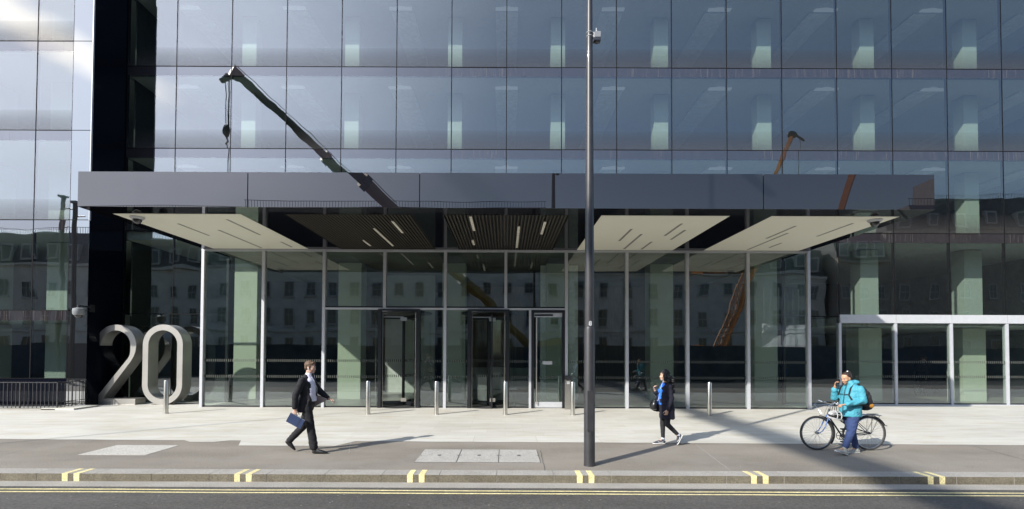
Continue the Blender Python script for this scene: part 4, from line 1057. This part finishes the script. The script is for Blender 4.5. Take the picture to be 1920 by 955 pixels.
guard(.523, 100, 217).build('mudguard', m_bfr, bk, smooth=40)
guard(-.523, 40, 155, [(-.88, 0, .50)]).build('mudguard', m_bfr, bk, smooth=40)
b = MB()
for s_ in (-1, 1): b.tube([(-.33, s_*.05, .715), (-.46, s_*.06, .72), (-.74, s_*.06, .70)], .006, 6); b.tube([(-.55, s_*.06, .715), (-.523, s_*.07, .35)], .005, 6); b.tube([(-.70, s_*.06, .70), (-.523, s_*.07, .35)], .005, 6)
b.tube([(-.74, -.06, .70), (-.76, 0, .70), (-.74, .06, .70)], .006, 6)
b.tube([(-.40, 0, .722), (-.74, 0, .705)], .005, 6); b.box(-.70, -.50, -.03, .03, .722, .735)
b.build('luggage_rack', m_chr, bk, smooth=True)
hl = empty('helmet', BL+Vector((-.345, -.30, .725))); hl.rotation_euler = (R(12), R(8), R(8)); tag(hl, 'white and grey cycle helmet hanging from the bicycle handlebar', 'helmet')
m_hel = simple('helmet_white', (.42, .42, .42), .3, 0, .1)
b = MB(); b.ell((0, 0, 0), (.132, .10, .095), 28, 18); b.v = [Vector((v.x, v.y, max(v.z, -.055))) for v in b.v]; b.build('inner_shell', m_lea, hl, smooth=50)
b = MB()
for k in (-2, -1, 0, 1, 2):
    pts = []
    for i in range(13):
        t = -1+2*i/12; th = t*1.42; yy = k*.044*math.cos(th*.9)
        rr = math.sqrt(max(0.02, 1-(yy/.102)**2)); pts.append((.137*math.sin(th)*rr**.3, yy, .101*math.cos(th)*rr))
    b.tube(pts, [(.008, .013)]*13, 8, 0, (0, 0, 1))
for zz, sc_ in ((-.045, 1.02), (-.03, 1.03)):
    b.tube([(.134*sc_*math.cos(R(a)), .102*sc_*math.sin(R(a)), zz) for a in range(0, 361, 12)], .009, 8, cap=False)
for xx in (-.05, .04):
    b.tube([(xx, .103*math.cos(R(a)), .098*math.sin(R(a))*1.0) for a in range(-10, 191, 20)], .009, 8)
b.build('outer_shell', m_hel, hl, smooth=True)
b = MB()
for xx in (-.06, .0, .05): b.tube([(xx, .06, .05), (xx*.8-.02, .055, .15), (-.04-.01, .05, .235)], .006, 6)
b.build('chin_strap', m_lea, hl, smooth=True)

# ---------------- dim people inside the lobby
for (xx, yy, rz, who, lab) in ((13.0, 22.6, R(-70), wm, 'standing woman dimly seen inside the lobby left of the cyclist'),
                               (18.9, 22.0, R(30), man, 'left one of two people dimly seen walking inside the lobby at far right'),
                               (19.6, 22.7, R(150), man, 'right one of two people dimly seen walking inside the lobby at far right')):
    c = copy_tree(who); c.location = (xx, yy, .01); c.rotation_euler = (0, 0, rz); tag(c, lab, 'person', 'people seen inside the lobby')

# ================================================================== across the street (seen mirrored in the glass)
m_hoard = simple('hoarding_blue', (.008, .03, .065), .5, 0, .2, .8, obj=False); m_hoardl = simple('hoarding_trim', (.03, .04, .05), .6)
ho = empty('hoarding', (0, -1.15, -.12)); tag(ho, 'dark blue site hoarding across the street, mirrored in the lobby glass', 'hoarding')
b = MB(); b.box(-.012+.0, 2.428, -.03, .03, .05, 2.36); hp0 = b.build('hoarding_panel', m_hoard, ho, loc=(-44, 0, 0))
for k in range(1, 38): dupl(hp0, ho, (-44+2.44*k, 0, 0))
b = MB(); b.box(-44, 48, -.06, .06, 2.36, 2.43); b.box(-44, 48, .03, .06, .0, .16); b.build('cap_rail', m_hoardl, ho)
b = MB(); b.box(-120, 120, -2.2, -1.25, -.4, -.0)
# terrace of houses
m_stuc = simple('stucco_cream', (.54, .525, .48), .8, 0, .14, .7, obj=False); m_slate = simple('slate_roof', (.085, .085, .09), .6, 0, .3, 2, obj=False)
m_brick = simple('brick_brown', (.27, .24, .20), .85, 0, .25, 3, obj=False); m_wfr = simple('sash_white', (.38, .38, .37), .5); m_wgl = simple('dark_pane', (.05, .053, .058), .1, 0, .6, .4, obj=False)
def sash():
    f = MB(); f.box(-.62, .62, -.02, .06, -1.02, -.92); f.box(-.62, .62, -.02, .06, .92, 1.02)
    for x_ in (-.62, .52): f.box(x_, x_+.10, -.02, .06, -.92, .92)
    f.box(-.52, .52, 0, .04, -.03, .03); f.box(-.02, .02, 0, .04, -.92, .92)
    f.box(-.75, .75, -.02, .16, -1.16, -1.03)
    return f
fme = None
def house(x0, x1, y, zc, wallm, label, mans=3.4, rail=True, kind='house', curve=0):
    r = empty('terraced_house', ((x0+x1)/2, y, -.12)); tag(r, label, 'house', 'terraced houses across the street')
    w = x1-x0; h = zc+.12
    b = MB(); b.box(-w/2, w/2, -9, 0, 0, h); b.build('wall', wallm, r)
    b = MB(); b.box(-w/2, w/2, 0, .35, h-.35, h); b.box(-w/2, w/2, 0, .22, 4.4, 4.7); b.build('cornice', wallm, r)
    b = MB(); vs = [(-w/2, -.2, h), (w/2, -.2, h), (w/2, -1.3, h+mans), (-w/2, -1.3, h+mans), (-w/2, -9, h), (w/2, -9, h), (w/2, -9, h+mans), (-w/2, -9, h+mans)]
    b.add(vs, [(0, 1, 2, 3), (3, 2, 6, 7), (4, 7, 6, 5), (0, 3, 7, 4), (1, 5, 6, 2)]); rf = b.build('roof', m_slate, r)
    b = MB(); b.box(-w/2+.1, -w/2+.9, -6, -2, h+mans, h+mans+1.6); b.build('chimney', wallm, rf) if random.random() < .0 else None
    global fme
    nb = 3
    for k in range(nb):
        xc = -w/2+w*(k+.5)/nb
        for zz, sc_ in ((2.6, 1.15), (6.3, 1.1), (10.0, .92)):
            if zz+1 > h-.4: continue
            f = sash().build('window', m_wfr, r) if fme is None else None
            if fme is None: fme = f.data
            else: f = bpy.data.objects.new('window', fme); COL.objects.link(f); f.parent = r
            f.location = (xc, .01, zz); f.scale = (1, 1, sc_)
            g = bpy.data.objects.new('pane', PANE); COL.objects.link(g); g.parent = f
        # dormer
        d = MB(); d.box(xc-.75, xc+.75, -1.6, -.1, h+.5, h+2.5); do = d.build('dormer', m_wfr, r)
        d = MB(); d.box(xc-.55, xc+.55, -.11, -.09, h+.7, h+2.3); d.build('pane', m_wgl, do)
    if rail:
        b = MB(); z = h+mans; b.box(-w/2, w/2, -1.45, -1.38, z+.0, z+.06); b.box(-w/2, w/2, -1.43, -1.40, z+.75, z+.80)
        n = int(w/.32)
        for i in range(n): xx = -w/2+(i+.5)*w/n; b.box(xx-.018, xx+.018, -1.43, -1.40, z, z+.78)
        b.build('roof_railing', m_black, r)
    return r
_b = MB(); _b.box(-.52, .52, -.01, .0, -.92, .92); PANE = _b.mesh('pane', m_wgl)
YT = -30.0
x = -81.4; i = 0
while x < 40:
    w_ = 8.6 if x < 0 else 9.8
    if x < -30.5: zc, mans = 13.2, 4.2
    elif x < .5: zc, mans = 13.4, 4.75
    else: zc, mans = 12.2, 3.6
    end = x+w_
    house(x, end, YT, zc, m_stuc, 'cream terraced house across the street mirrored in the glass, number %d along the row from the left' % (i+1) if False else
          'cream terraced house across the street, %s in the row from the left' % ['first', 'second', 'third', 'fourth', 'fifth', 'sixth', 'seventh', 'eighth', 'ninth', 'tenth', 'eleventh', 'twelfth', 'thirteenth', 'fourteenth', 'fifteenth'][i], mans, x < .5)
    x = end; i += 1
x = 44.5
for k, (ww, zc, mn) in enumerate(((7, 14.2, 4.0), (12, 18.0, 4.8), (12, 18.5, 4.4), (12, 18.2, 4.4), (12, 18.4, 4.4), (12, 18.4, 4.4))):
    house(x, x+ww, YT+1.5, zc, m_brick, 'brown brick house with tall slate roof across the street, %s of the brick row' % ['first', 'second', 'third', 'fourth', 'fifth', 'sixth'][k], mn, True)
    x += ww
# mobile crane with long boom
m_cy = simple('crane_yellow', (.22, .14, .03), .4, 0, .12, 2); m_cd = simple('crane_dark', (.022, .028, .024), .5)
m_co = simple('rig_orange', (.55, .19, .03), .45, 0, .15, 2)
A = Vector((-19.9, .9, 22.2)); B = Vector((3.0, -28.2, 2.9))
cr = empty('mobile_crane', (3.4, -26.4, -.12)); tag(cr, 'yellow mobile crane with a long dark telescopic boom, mirrored in the glass', 'crane')
def cpart(b, n, m, **k): b.off = Vector((3.4, -26.4, -.12)); return b.build(n, m, cr, **k)
AB = A-B; ln = AB.length; u = AB/ln
ref = Vector((0, 0, 1))
segs = [(0, .36, .56), (.30, .66, .47), (.60, .86, .39), (.80, 1.0, .31)]
first = True
for i, (a, c, rr) in enumerate(((0, .34, .62), (.34, .58, .52), (.58, .80, .43), (.80, 1.0, .35))):
    b = MB(); b.tube([B+AB*a, B+AB*c], [(rr*1.0, rr*.75)]*2, 6, 0, ref); cpart(b, 'boom_section', m_cy if i < 2 else m_cd)  # upper sections coloured dark, the backlit shade put into the material
    b = MB(); b.tube([B+AB*(c-.008), B+AB*(c+.004)], [(rr*1.25, rr*.95)]*2, 6, 0, ref); cpart(b, 'boom_collar', m_cd)
b = MB(); b.tube([A-u*.3, A+u*.5+Vector((0, 0, -.1))], [(.42, .3), (.55, .3)], 6, 0, ref); b.tube([A+u*.4+Vector((-.2, 0, -.3)), A+u*.4+Vector((-.5, .3, -.9))], .25, 8); cpart(b, 'boom_head', m_cd)
b = MB()
hk = A+Vector((-.45, 0.3, 0))
for dx in (-.12, .12, .22): b.tube([hk+Vector((dx, 0, 0)), hk+Vector((dx*.6, 0, -4.0))], .032, 5)
b.tube([hk+Vector((0, 0, -5.2)), hk+Vector((.1, 0, -7)), hk+Vector((0, 0, -14))], .035, 5)
b.tube([A+u*.3+Vector((0, 0, .6)), B+AB*.5+Vector((0, 0, .75))], .03, 5)
cpart(b, 'hoist_rope', m_cd)
b = MB(); b.ell(hk+Vector((0, 0, -4.3)), (.22, .15, .5)); b.ell(hk+Vector((-.15, 0, -4.2)), (.15, .1, .38)); b.tube([hk+Vector((0, 0, -4.8)), hk+Vector((.1, 0, -5.1)), hk+Vector((-.1, 0, -5.3))], .06, 6); cpart(b, 'hook_block', m_cd, smooth=True)
b = MB(); b.box(-1, 8, -29.5, -26.8, .9, 1.7); b.box(4.2, 7.5, -29.2, -27.2, 1.7, 3.4); b.box(-1, 1, -29.4, -27, 1.7, 2.8); cpart(b, 'carrier', m_cy, bevel=.05)
for xx in (-.2, 1.6, 4.6, 6.4):
    for yy in (-29.6, -27.0):
        b = MB(); b.tube([(xx, yy, .43), (xx, yy+.4, .43)], .55, 20); cpart(b, 'wheel', m_tyre)
# orange piling rig
T = Vector((29.8, -14, 24.4)); Q = Vector((18.0, -6.9, 1.9))
rg = empty('piling_rig', (18.5, -8.5, -.12)); tag(rg, 'orange piling rig with leaning mast and lattice ladder, mirrored in the glass', 'piling rig')
def rpart(b, n, m, **k): b.off = Vector((18.5, -8.5, -.12)); return b.build(n, m, rg, **k)
b = MB(); b.tube([Q, Q+(T-Q)*.55], [(.26, .24)]*2, 4, 0, (0, 1, 0)); b.tube([Q+(T-Q)*.55, T], [(.26, .26), (.2, .2)], 4, 0, (0, 1, 0)); rpart(b, 'mast', m_co)
b = MB(); b.ell(T, (.5, .3, .35)); b.tube([T+Vector((.3, 0, 0)), T+Vector((1.3, 0, -.4))], .12, 6); b.tube([T+Vector((.8, 0, -.2)), T+Vector((.8, 0, -7))], .03, 5); rpart(b, 'mast_head', m_cd)
b = MB(); dv = (T-Q); o1 = Vector((-.40, 0, 0)); o2 = Vector((-.82, 0, .12))
b.tube([Q+o1, Q+dv*.36+o1], .05, 5); b.tube([Q+o2, Q+dv*.36+o2], .05, 5)
for k in range(16):
    t = .36*k/16; b.tube([Q+dv*t+o1, Q+dv*(t+.0225)+o2], .035, 4); b.tube([Q+dv*(t+.0225)+o2, Q+dv*(t+.0225)+o1], .035, 4)
rpart(b, 'lattice_ladder', m_co)
b = MB(); b.box(16.6, 21.5, -10, -7.6, .9, 2.4); b.box(16.6, 21.8, -10.3, -7.3, -.1, .8); rpart(b, 'base_machine', m_co, bevel=.08)
# scaffold with sheeting
m_sheet, nt, out = newmat('plastic_sheet'); tl = N(nt, 'ShaderNodeBsdfTranslucent'); tl.inputs[0].default_value = (.8, .82, .85, 1); df = N(nt, 'ShaderNodeBsdfDiffuse'); df.inputs[0].default_value = (.7, .7, .72, 1)
ms_ = N(nt, 'ShaderNodeMixShader'); ms_.inputs[0].default_value = .4; L(nt, tl.outputs[0], ms_.inputs[1]); L(nt, df.outputs[0], ms_.inputs[2]); L(nt, ms_.outputs[0], out.inputs[0])
sf = empty('scaffold', (23.5, -6.2, -.12)); tag(sf, 'steel scaffold with white sheeting across the street, mirrored in the glass', 'scaffold')
b = MB()
for xx in (-2.4, -1.2, 0, 1.2, 2.4):
    for yy in (0, -1.2): b.tube([(xx, yy, 0), (xx, yy, 7.2)], .03, 6)
for zz in (2.3, 3.6, 5.0, 6.4):
    for yy in (0, -1.2): b.tube([(-2.6, yy, zz), (2.6, yy, zz)], .03, 6)
b.build('tube_frame', m_steel, sf)
b = MB(); vs = []
for i in range(25):
    for j in range(7):
        xx = -2.6+5.2*i/24; vs.append((xx, .12+.15*noise.noise((xx*2, j*.6, 1)), 2.1+.33*j+.25*noise.noise((xx, j, 5))*(j > 4)))
b.add(vs, [(7*i+j, 7*i+7+j, 7*i+8+j, 7*i+j+1) for i in range(24) for j in range(6)]); b.build('sheeting', m_sheet, sf, smooth=True)
# ------------------------------------------------------------------ camera, sun, sky
cam = bpy.data.cameras.new('camera'); co = bpy.data.objects.new('camera', cam); COL.objects.link(co); sc.camera = co
cam.sensor_width = 36; cam.lens = 907/1920*36; cam.clip_end = 2000
PITCH = R(1.2); ROLL = R(.22)
cam.shift_x = 12/1920
cam.shift_y = (656-477.5-907*math.tan(PITCH))/1920
co.matrix_world = Matrix.Translation((0, 0, 2.0)) @ Matrix.Rotation(R(90)+PITCH, 4, 'X') @ Matrix.Rotation(ROLL, 4, 'Z')
SD = Vector((1.09, 1.0, -.93)).normalized()
EL = math.asin(-SD.z); ROT = math.atan2(-SD.x, -SD.y)
su = bpy.data.lights.new('sun', 'SUN'); su.energy = 4.1; su.angle = R(.7); su.color = (1, .955, .87)
so = bpy.data.objects.new('sun', su); COL.objects.link(so); so.rotation_euler = SD.to_track_quat('-Z', 'Y').to_euler(); so.location = (-30, -30, 40)
w = bpy.data.worlds.new('World'); sc.world = w; w.use_nodes = True; nt = w.node_tree; nt.nodes.clear()
out = nt.nodes.new('ShaderNodeOutputWorld'); bg = nt.nodes.new('ShaderNodeBackground'); bg.inputs[1].default_value = .115
sk = nt.nodes.new('ShaderNodeTexSky'); sk.sky_type = 'NISHITA'; sk.sun_disc = False; sk.sun_elevation = EL; sk.sun_rotation = ROT
sk.air_density = 1.0; sk.dust_density = .5; sk.ozone_density = 1.2
tc = nt.nodes.new('ShaderNodeTexCoord'); mp = nt.nodes.new('ShaderNodeMapping'); mp.inputs['Scale'].default_value = (1.4, 1.4, 3.2)
mp.inputs['Location'].default_value = (.3, .1, 0)
L(nt, tc.outputs['Generated'], mp.inputs[0]); f = noisef(nt, mp.outputs[0], 1.5, 7, .58)
cl_ = ramp(nt, f, [(.28, (.38,)*3), (.8, (.8,)*3)])
# thin bright veil of high cloud, thickest in the part of the sky around the sun
dp = nt.nodes.new('ShaderNodeVectorMath'); dp.operation = 'DOT_PRODUCT'; L(nt, tc.outputs['Generated'], dp.inputs[0]); dp.inputs[1].default_value = tuple(-SD)
near = ramp(nt, dp.outputs['Value'], [(.10, (.06,)*3), (.5, (.12,)*3), (.76, (.26,)*3), (.90, (.74,)*3), (.97, (1,)*3)])
fac = mixc(nt, cl_, near, 1.0, 'MULTIPLY')
veil = ramp(nt, dp.outputs['Value'], [(.2, (.10, .105, .115)), (.5, (.26, .27, .29)), (.78, (.5, .5, .5)), (.95, (1, 1, 1))])
vm = mixc(nt, veil, (17.0, 19.0, 22.6), 1.0, 'MULTIPLY')
d1 = Vector((-1.045, -1, .70)).normalized(); d2 = Vector((-.86, -1, .60)).normalized(); nn = d1.cross(d2).normalized()
dn = nt.nodes.new('ShaderNodeVectorMath'); dn.operation = 'DOT_PRODUCT'; L(nt, tc.outputs['Generated'], dn.inputs[0]); dn.inputs[1].default_value = tuple(nn)
wob = N(nt, 'ShaderNodeMath'); wob.operation = 'MULTIPLY_ADD'; L(nt, f, wob.inputs[0]); wob.inputs[1].default_value = .05; L(nt, dn.outputs['Value'], wob.inputs[2])
ab = N(nt, 'ShaderNodeMath'); ab.operation = 'ABSOLUTE'; wb2 = N(nt, 'ShaderNodeMath'); wb2.operation = 'SUBTRACT'; L(nt, wob.outputs[0], wb2.inputs[0]); wb2.inputs[1].default_value = .025; L(nt, wb2.outputs[0], ab.inputs[0])
trail = ramp(nt, ab.outputs[0], [(.004, (.9,)*3), (.032, (0, 0, 0))])
trail = mixc(nt, trail, ramp(nt, dp.outputs['Value'], [(.966, (0, 0, 0)), (.982, (1, 1, 1))]), 1.0, 'MULTIPLY')
c0 = mixc(nt, sk.outputs[0], vm, fac)
L(nt, mixc(nt, c0, (26.0, 25.0, 23.5), trail), bg.inputs[0]); L(nt, bg.outputs[0], out.inputs[0])
sc.view_settings.view_transform = 'Standard'; sc.view_settings.look = 'None'; sc.view_settings.gamma = 1
sc.view_settings.exposure = .77
sc.render.engine = 'CYCLES'
cy = sc.cycles; cy.max_bounces = 8; cy.diffuse_bounces = 3; cy.glossy_bounces = 5; cy.transmission_bounces = 4; cy.transparent_max_bounces = 16
cy.caustics_reflective = False; cy.caustics_refractive = False; cy.sample_clamp_indirect = 6; cy.use_denoising = True
